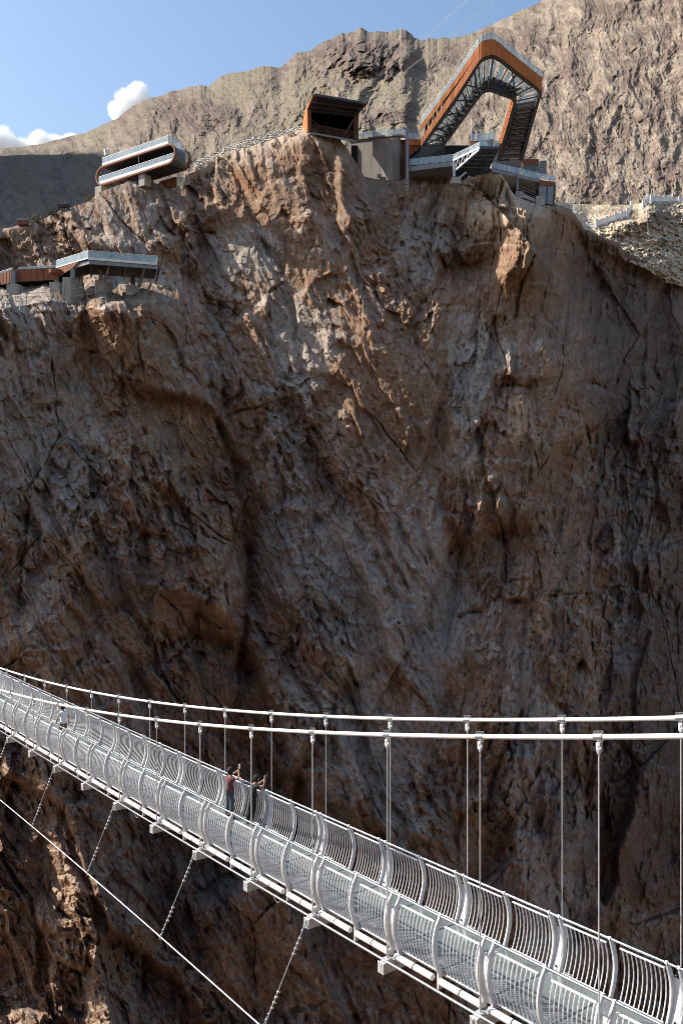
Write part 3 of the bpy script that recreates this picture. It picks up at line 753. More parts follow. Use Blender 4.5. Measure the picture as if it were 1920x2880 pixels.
def belly(t):                                            # outward bulge of a railing at height fraction t
    return -0.18 * math.sin(math.pi * min(max(t, 0), 1)) ** 0.9
HR, BR = 1.525, 0.235                                      # handrail and bottom rail above the attachment
TR = 1.39                                                # top of the balusters
def rail_w(h): return 0.30 + belly((h - BR) / (HR - BR))
NB = 10
for s in (0, 1):
    sg = 1 if s == 0 else -1
    for k in range(K0, K1):
        for h in (0, 1):
            a0, a1 = k + 0.5 * h + 0.075, k + 0.5 * h + 0.43
            if h == 1: a0, a1 = k + 0.5 + 0.045, k + 0.925
            m = MB()
            for hh in (TR, BR):
                m.beam(bp(a0, side(rail_w(hh), s), attach_z(a0) + hh), bp(a1, side(rail_w(hh), s), attach_z(a1) + hh), 0.042, 0.036)
            for i in range(NB):
                a = a0 + (a1 - a0) * (i + 0.35) / (NB - 0.3)
                m.path([bp(a, side(rail_w(BR + (TR - BR) * q / 8), s), attach_z(a) + BR + (TR - BR) * q / 8) for q in range(9)], 0.0155, 5, False)
            m.build('baluster_panel', M_WHITE, bridge)
            # round edge girder in two lengths with a black joint
            g = MB(); g.tube(bp(k + 0.5 * h + 0.05, side(0.20, s), attach_z(k + .5 * h) + 0.07), bp(k + 0.5 * h + 0.245, side(0.20, s), attach_z(k + .5 * h + .25) + 0.07), 0.082, 12)
            g.tube(bp(k + 0.5 * h + 0.258, side(0.20, s), attach_z(k + .5 * h + .25) + 0.07), bp(k + 0.5 * h + 0.47, side(0.20, s), attach_z(k + .5 * h + .5) + 0.07), 0.082, 12)
            g = g.build('edge_girder', M_WHITE, bridge)
            j = MB(); j.tube(bp(k + 0.5 * h + 0.245, side(0.20, s), attach_z(k + .5 * h + .25) + 0.07), bp(k + 0.5 * h + 0.258, side(0.20, s), attach_z(k + .5 * h + .25) + 0.07), 0.076, 12)
            j.build('joint', M_JOINT, g)
    # bent plate frames
    def plate(m, a, lo):
        hs = [lo, 0.10, BR - 0.02] + [BR + (HR - BR) * q / 9 for q in range(1, 10)]
        ia = []; ib = []
        for hh in hs:
            wc = rail_w(hh) if hh > BR else 0.30
            wid = 0.085 if hh < HR - 0.12 else 0.05
            ia.append(bp(a, side(wc - wid, s), attach_z(a) + hh)); ib.append(bp(a, side(wc + wid * 0.55, s), attach_z(a) + hh))
        m.strip([p - BU * 0.024 for p in ia], [p - BU * 0.024 for p in ib], BU * 0.048)
        # collar round the handrail
        c = bp(a, side(0.30, s), attach_z(a) + HR + 0.02)
        m.tube(c - BU * 0.032, c + BU * 0.032, 0.048, 10)
    for k in range(K0, K1 + 1):
        m = MB()
        for da in (-0.046, 0.046): plate(m, k + da, 0.0)
        f = m.build('railing_frame', M_FRAME, bridge)
        n = MB()
        hs = [0.12 + (1.22 - 0.12) * q / 9 for q in range(10)]
        n.strip([bp(k - 0.040, side(rail_w(hh) - 0.06 * s + 0.012, s), attach_z(k) + hh) for hh in hs], [bp(k + 0.040, side(rail_w(hh) - 0.06 * s + 0.012, s), attach_z(k) + hh) for hh in hs], BPp * 0.012 * sg)
        n.build('infill_plate', M_FRAME if s else M_WHITE, f)
        b = MB()
        for hh in (0.32, 1.30): b.ball(bp(k, side(rail_w(hh) - 0.01, s), attach_z(k) + hh), 0.028, 8, 6)
        b.build('bolt', M_BOLT if s else M_GALV, f)
        if k < K1:
            m = MB(); plate(m, k + 0.5, -0.16); m.build('railing_frame', M_FRAME, bridge)
    hr = MB(); hr.path([bp(k / 4, side(0.30, s), attach_z(k / 4) + HR + 0.02) for k in range(K0 * 4, K1 * 4 + 1)], 0.031, 10)
    hr.build('handrail', M_GALV, bridge)

# main cables and their hangers
for s, lab in ((0, 'white main cable of the footbridge on the side nearer the viewer'), (1, 'white main cable of the footbridge on the side nearer the cliff')):
    m = MB(); m.path([bp(k / 3, side(0, s), cable_z(k / 3)) for k in range((K0 - 1) * 3, (K1 + 3) * 3 + 1)], 0.054, 14)
    o = m.build('main_cable', M_CABLE, None, 0, bp(8, side(0, s), cable_z(8)))
    tag(o, lab, 'cable', 'main cables of the footbridge')
ORD = ['first', 'second', 'third', 'fourth', 'fifth', 'sixth', 'seventh', 'eighth', 'ninth', 'tenth', 'eleventh', 'twelfth', 'thirteenth', 'fourteenth', 'fifteenth', 'sixteenth', 'seventeenth', 'eighteenth', 'nineteenth', 'twentieth']
for s in (0, 1):
    for k in range(-2, 16 if s == 0 else 18):
        c = bp(k, side(0, s), cable_z(k)); top = cable_z(k)
        first = 0
        if k < first: lab = 'white bridge hanger rod beyond the right edge on the %s cable' % ('nearer' if s == 0 else 'farther')
        elif k > (11 if s == 0 else 11): lab = 'white bridge hanger rod beyond the left edge on the %s cable' % ('nearer' if s == 0 else 'farther')
        else: lab = '%s hanger rod from the right on the %s main cable, with clamp and socket' % (ORD[k - first], 'nearer' if s == 0 else 'farther')
        h = empty('hanger', c, lab, 'bridge hanger', 'hangers between the main cables and the footbridge')
        sl_ = (bp(k + 0.02, side(0, s), cable_z(k + 0.02)) - bp(k - 0.02, side(0, s), cable_z(k - 0.02))).normalized()
        m = MB(); m.tube(c - sl_ * 0.10, c + sl_ * 0.10, 0.073, 16)
        upn = BPp.cross(sl_) if BPp.cross(sl_).z > 0 else sl_.cross(BPp)
        m.box(c + upn * 0.088, sl_ * 0.10, BPp * 0.028, upn * 0.034)
        m.box(c - upn * 0.085, sl_ * 0.055, BPp * 0.02, upn * 0.035)
        cl = m.build('clamp', M_GALV, h)
        b = MB()
        for q in (-0.07, -0.024, 0.024, 0.07):
            p = c + upn * 0.098 + sl_ * q; b.tube(p - BPp * 0.042, p + BPp * 0.042, 0.013, 6)
        b.build('bolt', M_BOLT, cl)
        m = MB()
        for q in (-0.034, 0.034): m.box(c - UPV * 0.19 + BPp * q, BU * 0.042, BPp * 0.010, UPV * 0.085)
        m.tube(c - UPV * 0.25, c - UPV * 0.34, 0.052, 10, 0.022)
        m.box(c - UPV * 0.255, BU * 0.042, BPp * 0.044, UPV * 0.022)
        m.tube(c - UPV * 0.16 - BPp * 0.06, c - UPV * 0.16 + BPp * 0.06, 0.018, 8)
        m.build('socket', M_WHITE, h)
        zb_ = attach_z(k) + 0.05
        m = MB(); m.tube(c - UPV * 0.33, bp(k, side(0, s), zb_ + 0.32), 0.0165, 8)
        m.tube(bp(k, side(0, s), zb_ + 0.32), bp(k, side(0, s), zb_), 0.026, 8)
        m.build('rod', M_ROPE, h)

# stabilising cable along the beam ends, and the lower wind guy with its ties
m = MB(); m.path([bp(k / 2, -0.11, attach_z(k / 2) + 0.03) for k in range(K0 * 2 - 2, K1 * 2 + 1)], 0.033, 10)
o = m.build('stabilising_cable', M_GALV, None, 0, bp(8, -0.11, attach_z(8)))
tag(o, 'silver steel cable running straight along the outer beam ends of the footbridge', 'cable')
m = MB()
for k, dw in ((0.55, 0), (3.45, 0), (6.4, 0)):
    m.path([bp(k + 0.12 * t, -0.11 + 0.02 * math.sin(t * 3), attach_z(k) + 0.0 - 0.13 * math.sin(t * math.pi)) for t in [i / 8 for i in range(9)]], 0.006, 5)
m.build('wire_loop', M_ROPE, o)
def guy(k): return bp(k, -0.1 - (0.9 + 0.0036 * (16 - k) ** 2), -13.07 - 0.0022 * (16 - k) ** 2)
m = MB(); m.path([guy(k / 2) for k in range(-8, 52)], 0.024, 8)
o = m.build('wind_guy_cable', M_ROPE, None, 0, guy(8))
tag(o, 'thin grey guy cable slung below and outside the footbridge', 'cable')
GUYLAB = {1: 'chain-ended tie rope nearest the lower right, between a deck beam and the low guy cable', 3: 'tie rope from beam to low guy cable ending at the bottom edge of the picture', 5: 'tie rope below the two people filming, from deck beam to low guy cable',
          7: 'tie rope second from the left edge, its lower clip left of the sunlit rock rib', 9: 'tie rope under the man in the white shirt, from beam to low guy cable', 11: 'tie rope cut by the left edge of the picture, from beam to guy cable',
          13: 'tie rope beyond the left edge of the picture', 15: 'tie rope beyond the left edge of the picture'}
for k in (-1, 1, 3, 5, 7, 9, 11, 13, 15):
    A = bp(k, -0.19, attach_z(k) - 0.02); Bq = guy(k)
    t = empty('guy_tie', A, GUYLAB.get(k, 'tie rope beyond the right edge of the picture'), 'tie rope', 'ties between the deck beams and the low guy cable')
    d = (Bq - A); L = d.length; dn = d.normalized(); xx = dn.cross(BU).normalized()
    m = MB(); m.tube(A + dn * 0.35, Bq - dn * 0.3, 0.010, 6); m.tube(A + dn * 0.4 + xx * 0.02, A + dn * 1.0 + xx * 0.02, 0.010, 6); m.tube(Bq - dn * 0.35 + xx * 0.02, Bq - dn * 0.95 + xx * 0.02, 0.010, 6)
    m.build('rope', M_ROPE, t)
    for e, sgn in ((A, 1), (Bq, -1)):
        m = MB()
        for i in range(5):
            c0 = e + dn * sgn * (0.04 + 0.075 * i); side_v = BU if i % 2 else xx
            pts_ = [c0 + dn * (0.052 * math.cos(q)) + side_v * (0.026 * math.sin(q)) for q in [2 * math.pi * w / 10 for w in range(10)]]
            m.path(pts_, 0.011, 5, False, True)
        m.build('chain', M_GALV, t)
        m = MB()
        for q in (0.52, 0.66, 0.80, 0.94):
            p = e + dn * sgn * q; m.box(p + xx * 0.03, dn * 0.022, xx * 0.045, BU * 0.020); m.tube(p + xx * 0.05 - BU * 0.03, p + xx * 0.09 + BU * 0.03, 0.012, 6)
        m.build('clip', M_WHITE, t)
    m = MB(); m.tube(Bq - BU * 0.05, Bq + BU * 0.05, 0.045, 8); m.box(Bq - UPV * 0.05, BU * 0.04, xx * 0.02, UPV * 0.05); m.build('cable_clamp', M_GALV, t)
# ------------------------------------------------------------------ people on the bridge
def skin_mesh(name, nodes, edges, mat, parent, root=0, sub=1, M=None):
    """nodes: list of (x, y, z, radius) ; grown with the skin modifier into one continuous surface"""
    me = bpy.data.meshes.new(name + '_skeleton')
    me.from_pydata([tuple(M @ Vector(n[:3])) if M else n[:3] for n in nodes], edges, [])
    o = bpy.data.objects.new(name, me); COL.objects.link(o)
    sk = o.modifiers.new('skin', 'SKIN'); sk.use_smooth_shade = True; sk.branch_smoothing = 0.4
    lay = me.skin_vertices[0] if me.skin_vertices else None
    if lay is None:
        bm_ = None
    for i, n in enumerate(nodes):
        r = n[3]; lay.data[i].radius = (r, r) if not isinstance(r, tuple) else r
        lay.data[i].use_root = (i == root)
    sb = o.modifiers.new('sub', 'SUBSURF'); sb.levels = sub; sb.render_levels = sub
    dg = bpy.context.evaluated_depsgraph_get(); dg.update()
    nm = bpy.data.meshes.new_from_object(o.evaluated_get(dg))
    o.modifiers.clear(); o.data = nm; nm.name = name
    nm.polygons.foreach_set('use_smooth', [True] * len(nm.polygons)); nm.materials.clear(); nm.materials.append(mat)
    bpy.data.meshes.remove(me)
    if parent is not None: o.parent = parent
    return o

def limb(nodes, edges, start, chain):
    prev = start
    for c in chain:
        nodes.append(c); edges.append((prev, len(nodes) - 1)); prev = len(nodes) - 1
    return prev

def hand(nodes, edges, wrist, d, up, curl):
    """palm and five bent fingers at a wrist node; d = direction of the fingers, up = back of the hand"""
    w = Vector(nodes[wrist][:3]); d = Vector(d).normalized(); up = Vector(up).normalized(); sd = d.cross(up).normalized()
    nodes.append((*(w + d * 0.05), 0.026)); edges.append((wrist, len(nodes) - 1)); palm = len(nodes) - 1
    for q, ln in ((-0.030, 0.060), (-0.010, 0.072), (0.010, 0.068), (0.029, 0.054)):
        k = w + d * 0.085 + sd * q
        a = k + (d * (1 - curl * 0.5) - up * curl * 0.7).normalized() * ln * 0.55
        b = a + (d * (0.5 - curl) - up * (0.3 + curl)).normalized() * ln * 0.5
        limb(nodes, edges, palm, [(*k, 0.011), (*a, 0.0095), (*b, 0.008)])
    t0 = w + d * 0.035 - sd * 0.040; t1 = t0 + (d * 0.7 - sd * 0.3 - up * 0.5).normalized() * 0.04; t2 = t1 + (d * 0.8 - up * 0.5).normalized() * 0.03
    limb(nodes, edges, palm, [(*t0, 0.013), (*t1, 0.011), (*t2, 0.009)])

M_SKIN = mat_plain('skin', (0.42, 0.235, 0.155), 0.55, 0, 0.06, 12.0)
M_HAIR = mat_plain('black_hair', (0.006, 0.005, 0.005), 0.8, 0, 0.3, 40.0, 0.15)
M_MAROON = mat_plain('maroon_cotton', (0.135, 0.047, 0.046), 0.9, 0, 0.12, 14.0, 0.2)
M_JEAN = mat_plain('faded_denim', (0.072, 0.090, 0.104), 0.9, 0, 0.2, 10.0, 0.2)
M_BLACKC = mat_plain('black_cotton', (0.006, 0.006, 0.007), 0.9, 0, 0.15, 10.0)
M_NAVY = mat_plain('black_navy_cotton', (0.007, 0.007, 0.010), 0.85, 0, 0.15, 10.0)
M_SHIRTW = mat_plain('white_cotton', (0.74, 0.75, 0.77), 0.9, 0, 0.04, 10.0)
M_KHAKI = mat_plain('khaki_cotton', (0.17, 0.132, 0.085), 0.9, 0, 0.1, 10.0)
M_SHOE = mat_plain('dark_shoe', (0.030, 0.025, 0.023), 0.6, 0, 0.1, 10.0)
M_SHOEB = mat_plain('brown_shoe', (0.13, 0.06, 0.045), 0.6, 0, 0.1, 10.0)
M_PHONE = mat_plain('phone_shell', (0.02, 0.03, 0.07), 0.2, 0.2, 0.1, 10.0)
M_PHONEW = mat_plain('pale_phone_shell', (0.6, 0.6, 0.62), 0.25, 0.1, 0.05, 10.0)

def person(base, yaw, H, label, sh, tr, shoe, sleeve, leg_open, arms, lean=(0, 0), shorts=False, bushy=1.0, head_turn=(0.0, 0.0)):
    s = H / 1.72
    root = empty('person', base, label, 'person', 'people on the footbridge')
    root.rotation_euler = (0, 0, yaw)
    def L(x, y, z): return (s * (x + lean[0] * z), s * (y + lean[1] * z), s * z)
    def n(x, y, z, r): return (*L(x, y, z), r * s)
    nodes = [n(0, 0, .97, .105)]; edges = []
    sp_ = limb(nodes, edges, 0, [n(0, .005, 1.10, .105), n(0, .0, 1.24, .112), n(0, .0, 1.36, .118)]); chest = sp_
    neck = limb(nodes, edges, chest, [n(0, .01, 1.445, .075), n(head_turn[0] * .2, .03, 1.505, .052)])
    hx_, hy_ = head_turn
    hd = limb(nodes, edges, neck, [n(hx_ * .5, .045, 1.56, .072), n(hx_, .050 + hy_ * .3, 1.625, .092), n(hx_, .045 + hy_ * .3, 1.68, .082)])
    limb(nodes, edges, hd - 1, [n(hx_, .155 + hy_, 1.615, .016)])                       # nose
    for q in (-1, 1): limb(nodes, edges, hd - 1, [n(hx_ + q * .105, .04, 1.615, .018)])    # ears
    ends = []
    for q, (el, wr, hdir) in zip((1, -1), arms):
        e_ = limb(nodes, edges, chest, [n(q * .175, 0, 1.405, .058), n(*el, .040), n(*wr, .028)])
        hand(nodes, edges, e_, hdir, (0, 1, 0.2), 0.6); ends.append(e_)
    for q, (kx, ky), (ax, ay) in leg_open:
        limb(nodes, edges, 0, [n(q * .095, 0, .88, .088), n(kx, ky, .50, .058), n(ax, ay, .09, .040), n(ax + q * .015, ay + .11, .035, .036)])
    body = skin_mesh('body', nodes, edges, M_SKIN, root)
    # shirt
    sn = [n(0, 0, .86, .155)]; se_ = []
    c_ = limb(sn, se_, 0, [n(0, 0, .95, .152), n(0, .005, 1.08, .142), n(0, 0, 1.22, .146), n(0, 0, 1.36, .145), n(0, .008, 1.44, .080)])
    for q, (el, wr, _) in zip((1, -1), arms):
        a_ = Vector((q * .18, 0, 1.40)); b_ = Vector(el); m_ = a_.lerp(b_, sleeve)
        limb(sn, se_, c_ - 1, [n(q * .16, 0, 1.405, .098), n(m_.x, m_.y, m_.z, .086)])
    skin_mesh('shirt', sn, se_, sh, root)
    tn = [n(0, 0, .97, .138), n(0, 0, 1.05, .120)]; te_ = [(0, 1)]
    for q, (kx, ky), (ax, ay) in leg_open:
        ch = [n(q * .095, 0, .86, .104), n(kx, ky, .52 if not shorts else .47, .086 if not shorts else .090)]
        if not shorts: ch += [n(ax, ay, .11, .078)]
        limb(tn, te_, 0, ch)
    skin_mesh('shorts' if shorts else 'trousers', tn, te_, tr, root)
    for q, (kx, ky), (ax, ay) in leg_open:
        skin_mesh('shoe', [n(ax, ay - .03, .055, .050), n(ax + q * .01, ay + .06, .045, .048), n(ax + q * .02, ay + .16, .035, .040)], [(0, 1), (1, 2)], shoe, root)
    hm = MB(); rr = random.Random(int(H * 100))
    c0 = Vector(L(hx_, .030 + hy_ * .2, 1.655))
    hm.ball((0, 0, 0), 0.112 * s * bushy, 14, 10, (0.98, 1.02, 1.08))
    hv = [Vector(v) for v in hm.v]
    hm.v = [tuple(c0 + v * (1 + 0.10 * (rr.random() - .5)) * (1.0 if v.y < 0.03 or v.z > 0.03 else 0.72)) for v in hv]
    ho = hm.build('hair', M_HAIR); ho.parent = root
    ey = MB()
    for q in (-1, 1): ey.ball(L(hx_ + q * .034, .128 + hy_, 1.635), 0.011 * s, 6, 5)
    ey.box(L(hx_, .130 + hy_, 1.568), (0.022 * s, 0, 0), (0, 0.006, 0), (0, 0, 0.004)); eo = ey.build('face_features', M_BLACKC); eo.parent = root
    return root

def deck_at(px, py, w):
    """bridge point on the floor under picture column px at lateral place w"""
    A_ = 48814.0 + (58010.0 - 48814.0) / WID * w
    Z = A_ / (px + 1045.0); X = (px - 960) / F * Z
    k = ((Vector((X, Z, 0)) - B0).dot(BU)) / SP
    return Vector((X, Z, attach_z(k) + FLOOR)), k
pa, ka = deck_at(645, 2297, 1.98)
pb, kb = deck_at(703, 2316, 2.20)
pc_, kc = deck_at(178, 2090, 1.28)
yaw_f = math.atan2(BPp.y, BPp.x) - math.pi / 2
LG = ((1, (.115, .02), (.13, -.02)), (-1, (-.115, .02), (-.14, -.02)))
A = person(pa, yaw_f + 0.10, 1.74, 'person in a maroon T-shirt and faded jeans filming with raised phone at the railing', M_MAROON, M_JEAN, M_SHOE, 0.55,
           LG, (((.40, .10, 1.46), (.20, .22, 1.66), (-.25, .35, 1)), ((-.30, .22, 1.36), (.06, .30, 1.62), (.4, .3, 1))), (0.0, 0.015), False, 1.22, (0.0, 0.0))
Bp = person(pb, yaw_f - 0.15, 1.68, 'person all in black leaning on the railing with phone held up', M_NAVY, M_BLACKC, M_SHOEB, 0.6,
            ((1, (.10, .04), (.10, -.04)), (-1, (-.10, .02), (-.13, -.08))), (((.33, .20, 1.42), (.22, .27, 1.66), (-.15, .3, 1)), ((-.22, .26, 1.36), (.12, .30, 1.60), (.3, .3, 1))), (0.07, 0.09), False, 1.08, (0.02, 0.01))
Cp = person(pc_, math.atan2(BU.y, BU.x) - math.pi / 2 - 0.25, 1.68, 'person in a white T-shirt and khaki shorts walking away along the bridge', M_SHIRTW, M_KHAKI, M_SHOE, 0.5,
            ((1, (.09, .12), (.10, .16)), (-1, (-.09, .05), (-.11, -.22))), (((.25, -.06, 1.14), (.27, .06, .92), (0, .4, -1)), ((-.27, -.04, 1.13), (-.30, .14, .95), (0, .5, -1))), (0.0, 0.02), True, 1.0, (-0.015, 0.0))

def phone(root, at, tilt, mat, lab):
    p = root.location + Matrix.Rotation(root.rotation_euler.z, 3, 'Z') @ Vector(at)
    m = MB(); q = Matrix.Rotation(root.rotation_euler.z, 3, 'Z')
    m.box(p, q @ Vector((0.040, 0, 0)), q @ Vector((0, 0.006, 0)), q @ Vector((tilt, 0, 0.080)))
    o = m.build('phone', mat, None, 0.004, p)
    l = MB(); l.box(p + q @ Vector((0.018 , -0.008, 0.05)), q @ Vector((0.014, 0, 0)), q @ Vector((0, 0.003, 0)), q @ Vector((0, 0, 0.014))); l.build('camera_bump', M_BLACKC, o)
    tag(o, lab, 'phone')
phone(A, (0.15 , 0.33, 1.80), 0.01, M_PHONEW, 'pale phone held up by the person in the maroon T-shirt')
phone(Bp, (0.34, 0.48, 1.74), 0.02, M_PHONE, 'dark blue phone held up by the person dressed in black')
# ------------------------------------------------------------------ buildings on the rim
def mat_corten(name, col, c2):
    return mat_plain(name, col, 0.72, 0.0, 0.15, 1.4, 0.05, 0.25, True, c2)
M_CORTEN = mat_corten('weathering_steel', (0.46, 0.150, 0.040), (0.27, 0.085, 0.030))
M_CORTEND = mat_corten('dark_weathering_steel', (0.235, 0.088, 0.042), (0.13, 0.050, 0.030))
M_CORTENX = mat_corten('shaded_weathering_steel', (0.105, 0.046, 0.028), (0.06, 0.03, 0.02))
M_STEEL = mat_plain('dark_steel', (0.060, 0.062, 0.066), 0.55, 0.2, 0.15, 2.0)
M_STEELG = mat_plain('grey_steel', (0.22, 0.225, 0.235), 0.5, 0.2, 0.15, 2.0)
M_PALE = mat_plain('pale_steel', (0.52, 0.54, 0.56), 0.45, 0.2, 0.10, 2.0)
M_DARK = mat_plain('dark_soffit', (0.030, 0.030, 0.032), 0.8, 0, 0.25, 0.8)
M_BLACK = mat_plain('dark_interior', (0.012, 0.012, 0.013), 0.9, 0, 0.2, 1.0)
def mat_frosted(name, col, see):
    m = bpy.data.materials.new(name); m.use_nodes = True; nt = m.node_tree; nt.nodes.clear()
    out = N(nt, 'ShaderNodeOutputMaterial'); tl = N(nt, 'ShaderNodeBsdfTranslucent'); df = N(nt, 'ShaderNodeBsdfDiffuse'); tr = N(nt, 'ShaderNodeBsdfTransparent')
    tc = N(nt, 'ShaderNodeTexCoord'); nz = N(nt, 'ShaderNodeTexNoise'); nz.inputs['Scale'].default_value = 0.5; nz.inputs['Detail'].default_value = 5
    nt.links.new(tc.outputs['Object'], nz.inputs['Vector'])
    cr = N(nt, 'ShaderNodeValToRGB'); cr.color_ramp.elements[0].position = 0.3; cr.color_ramp.elements[0].color = (*[c * 0.55 for c in col], 1); cr.color_ramp.elements[1].position = 0.7; cr.color_ramp.elements[1].color = (*col, 1)
    nt.links.new(nz.outputs['Fac'], cr.inputs['Fac'])
    nt.links.new(cr.outputs['Color'], tl.inputs['Color']); nt.links.new(cr.outputs['Color'], df.inputs['Color']); tr.inputs['Color'].default_value = (0.8, 0.88, 0.9, 1)
    a = N(nt, 'ShaderNodeMixShader'); a.inputs['Fac'].default_value = 0.4; nt.links.new(tl.outputs['BSDF'], a.inputs[1]); nt.links.new(df.outputs['BSDF'], a.inputs[2])
    b = N(nt, 'ShaderNodeMixShader'); b.inputs['Fac'].default_value = see; nt.links.new(a.outputs['Shader'], b.inputs[1]); nt.links.new(tr.outputs['BSDF'], b.inputs[2])
    nt.links.new(b.outputs['Shader'], out.inputs['Surface']); return m
M_TREAD = mat_frosted('frosted_floor', (0.42, 0.48, 0.52), 0.25)
M_RGLASS = mat_glass('railing_glass', (0.80, 0.88, 0.90), 0.55, (0.62, 0.70, 0.74), 0.04, 0.30)
M_WGLASS = mat_glass('curved_window_glass', (0.55, 0.66, 0.70), 0.6, (0.4, 0.46, 0.48), 0.05, 0.25)
M_DGLASS = mat_plain('dark_window_glass', (0.035, 0.042, 0.05), 0.08, 0, 0.2, 0.5)

def mat_concrete(name, col, panel=True):
    m, nt, b = nodes_of(name)
    tc = N(nt, 'ShaderNodeTexCoord')
    sp = N(nt, 'ShaderNodeSeparateXYZ'); nt.links.new(tc.outputs['Object'], sp.inputs[0])
    cb = N(nt, 'ShaderNodeCombineXYZ'); nt.links.new(sp.outputs['X'], cb.inputs['X']); nt.links.new(sp.outputs['Z'], cb.inputs['Y'])
    br = N(nt, 'ShaderNodeTexBrick'); br.inputs['Scale'].default_value = 1.0; br.inputs['Mortar Size'].default_value = 0.012; br.inputs['Mortar Smooth'].default_value = 0.3
    br.inputs['Brick Width'].default_value = 1.22; br.inputs['Row Height'].default_value = 2.44; br.offset = 0.0
    br.inputs['Color1'].default_value = (*col, 1); br.inputs['Color2'].default_value = (*[c * 0.88 for c in col], 1); br.inputs['Mortar'].default_value = (*[c * 0.32 for c in col], 1)
    nt.links.new(cb.outputs['Vector'], br.inputs['Vector'])
    nz = N(nt, 'ShaderNodeTexNoise'); nz.inputs['Scale'].default_value = 0.5; nz.inputs['Detail'].default_value = 8; nz.inputs['Roughness'].default_value = 0.7
    mp = N(nt, 'ShaderNodeMapping'); mp.inputs['Scale'].default_value = (1.6, 1.6, 0.35); nt.links.new(tc.outputs['Object'], mp.inputs['Vector']); nt.links.new(mp.outputs['Vector'], nz.inputs['Vector'])
    mr = N(nt, 'ShaderNodeMapRange'); mr.inputs['From Min'].default_value = 0.3; mr.inputs['From Max'].default_value = 0.7; mr.inputs['To Min'].default_value = 0.68; mr.inputs['To Max'].default_value = 1.12
    nt.links.new(nz.outputs['Fac'], mr.inputs['Value'])
    ml = N(nt, 'ShaderNodeVectorMath', operation='SCALE')
    if panel: nt.links.new(br.outputs['Color'], ml.inputs[0])
    else: ml.inputs[0].default_value = col
    nt.links.new(mr.outputs['Result'], ml.inputs['Scale']); nt.links.new(ml.outputs['Vector'], b.inputs['Base Color'])
    b.inputs['Roughness'].default_value = 0.9; b.inputs['Specular IOR Level'].default_value = 0.2
    return m
M_CONC = mat_concrete('board_marked_concrete', (0.36, 0.32, 0.28))
M_PIER = mat_concrete('pier_concrete', (0.42, 0.39, 0.35), False)

def lerp(a, b, t): return a + (b - a) * t
def resample(pl, n):
    pl = [Vector(p) for p in pl]; L = [0]
    for p, q in zip(pl[:-1], pl[1:]): L.append(L[-1] + (q - p).length)
    out = []
    for i in range(n):
        s = L[-1] * i / (n - 1)
        j = max(q for q in range(len(L) - 1) if L[q] <= s + 1e-9)
        out.append(pl[j].lerp(pl[j + 1], (s - L[j]) / max(L[j + 1] - L[j], 1e-9)))
    return out

def glass_rail(parent, base, h, post_every=2, rail=M_PALE, post=M_PALE, pw=0.05, glass=None, lift=0.05):
    """framed glass balustrade along a line of base points"""
    glass = glass or M_RGLASS
    u = Vector((0, 0, 1))
    for i in range(len(base) - 1):
        a, b = Vector(base[i]), Vector(base[i + 1])
        if (b - a).length < 0.05: continue
        d = (b - a).normalized(); nrm = d.cross(u).normalized()
        m = MB(); m.prism([a + u * lift, b + u * lift, b + u * (h - 0.04), a + u * (h - 0.04)], nrm * 0.024); m.build('glass_panel', glass, parent)
    m = MB(); m.path([Vector(p) + u * h for p in base], 0.045, 6); m.build('top_rail', rail, parent)
    for i in range(0, len(base), post_every):
        m = MB(); p = Vector(base[i]); m.box(p + u * h * 0.5, (pw, 0, 0), (0, pw, 0), u * h * 0.5); m.build('post', post, parent)

# ---------------- tilted loop skywalk
def cx(x, y): return (1100 + x / 3.015, 60 + y / 3.015)
_Zc = 178.0; _Xc = (1389 - 960) / F * _Zc; _zc = (HY - 155) / F * _Zc
def on_loop(x, y):
    px, py = cx(x, y)
    Z = (_Zc + 0.75 * _zc - 0.15 * _Xc) / (1 + 0.75 * (HY - py) / F - 0.15 * (px - 960) / F)
    return W(px, py, Z)
SECT = [  # (outer polyline, inner polyline, steps, name)
    ([(255, 1055), (400, 852), (560, 625), (740, 345)], [(450, 1052), (560, 905), (690, 725), (768, 622)], 27),
    ([(740, 345), (772, 310), (820, 291), (870, 287), (930, 318)], [(768, 622), (780, 610), (800, 602), (820, 598), (842, 598)], 7),
    ([(930, 318), (1100, 453), (1255, 576)], [(842, 598), (930, 630), (1012, 660)], 10),
    ([(1255, 576), (1274, 596), (1273, 630), (1262, 655)], [(1012, 660), (1030, 672), (1036, 684), (1037, 698)], 5),
    ([(1262, 655), (1205, 850), (1115, 1178)], [(1037, 698), (1000, 830), (950, 1000), (893, 1180)], 24)]
sky_o = []; sky_i = []; starts = []
for o_, i_, n_ in SECT:
    a_ = resample([on_loop(*p) for p in o_], n_); b_ = resample([on_loop(*p) for p in i_], n_)
    if sky_o: a_ = a_[1:]; b_ = b_[1:]
    starts.append(len(sky_o)); sky_o += a_; sky_i += b_
NS = len(sky_o)
sw = empty('skywalk', on_loop(760, 1100), 'rust-orange steel skywalk loop rearing up over the cliff edge, glass rails on top', 'skywalk')
nL = SECT[0][2]; nC = nL + SECT[1][2] - 1; nF = nC + SECT[2][2] - 1; nC2 = nF + SECT[3][2] - 1
U = Vector((0, 0, 1))
def heights(i):
    if i < nL: t = i / (nL - 1); h0 = lerp(1.5, 1.9, min(1, t * 2.5)); return (h0, h0 + 0.02 + 1.45 * (1 - t) ** 1.15, lerp(4.3, 3.3, t))
    if i < nC: t = (i - nL) / (nC - nL); return (1.9, 1.92, lerp(3.3, 2.8, t))
    if i < nF: return (1.5, 1.52, 2.7)
    t = (i - nF) / max(1, NS - nF); return (1.35, 1.75, 3.0)
plane_n = (sky_o[5] - sky_o[0]).cross(sky_i[0] - sky_o[0]).normalized()
if plane_n.z < 0: plane_n = -plane_n
def outw(i):
    return (sky_o[i] - sky_i[i]).normalized()
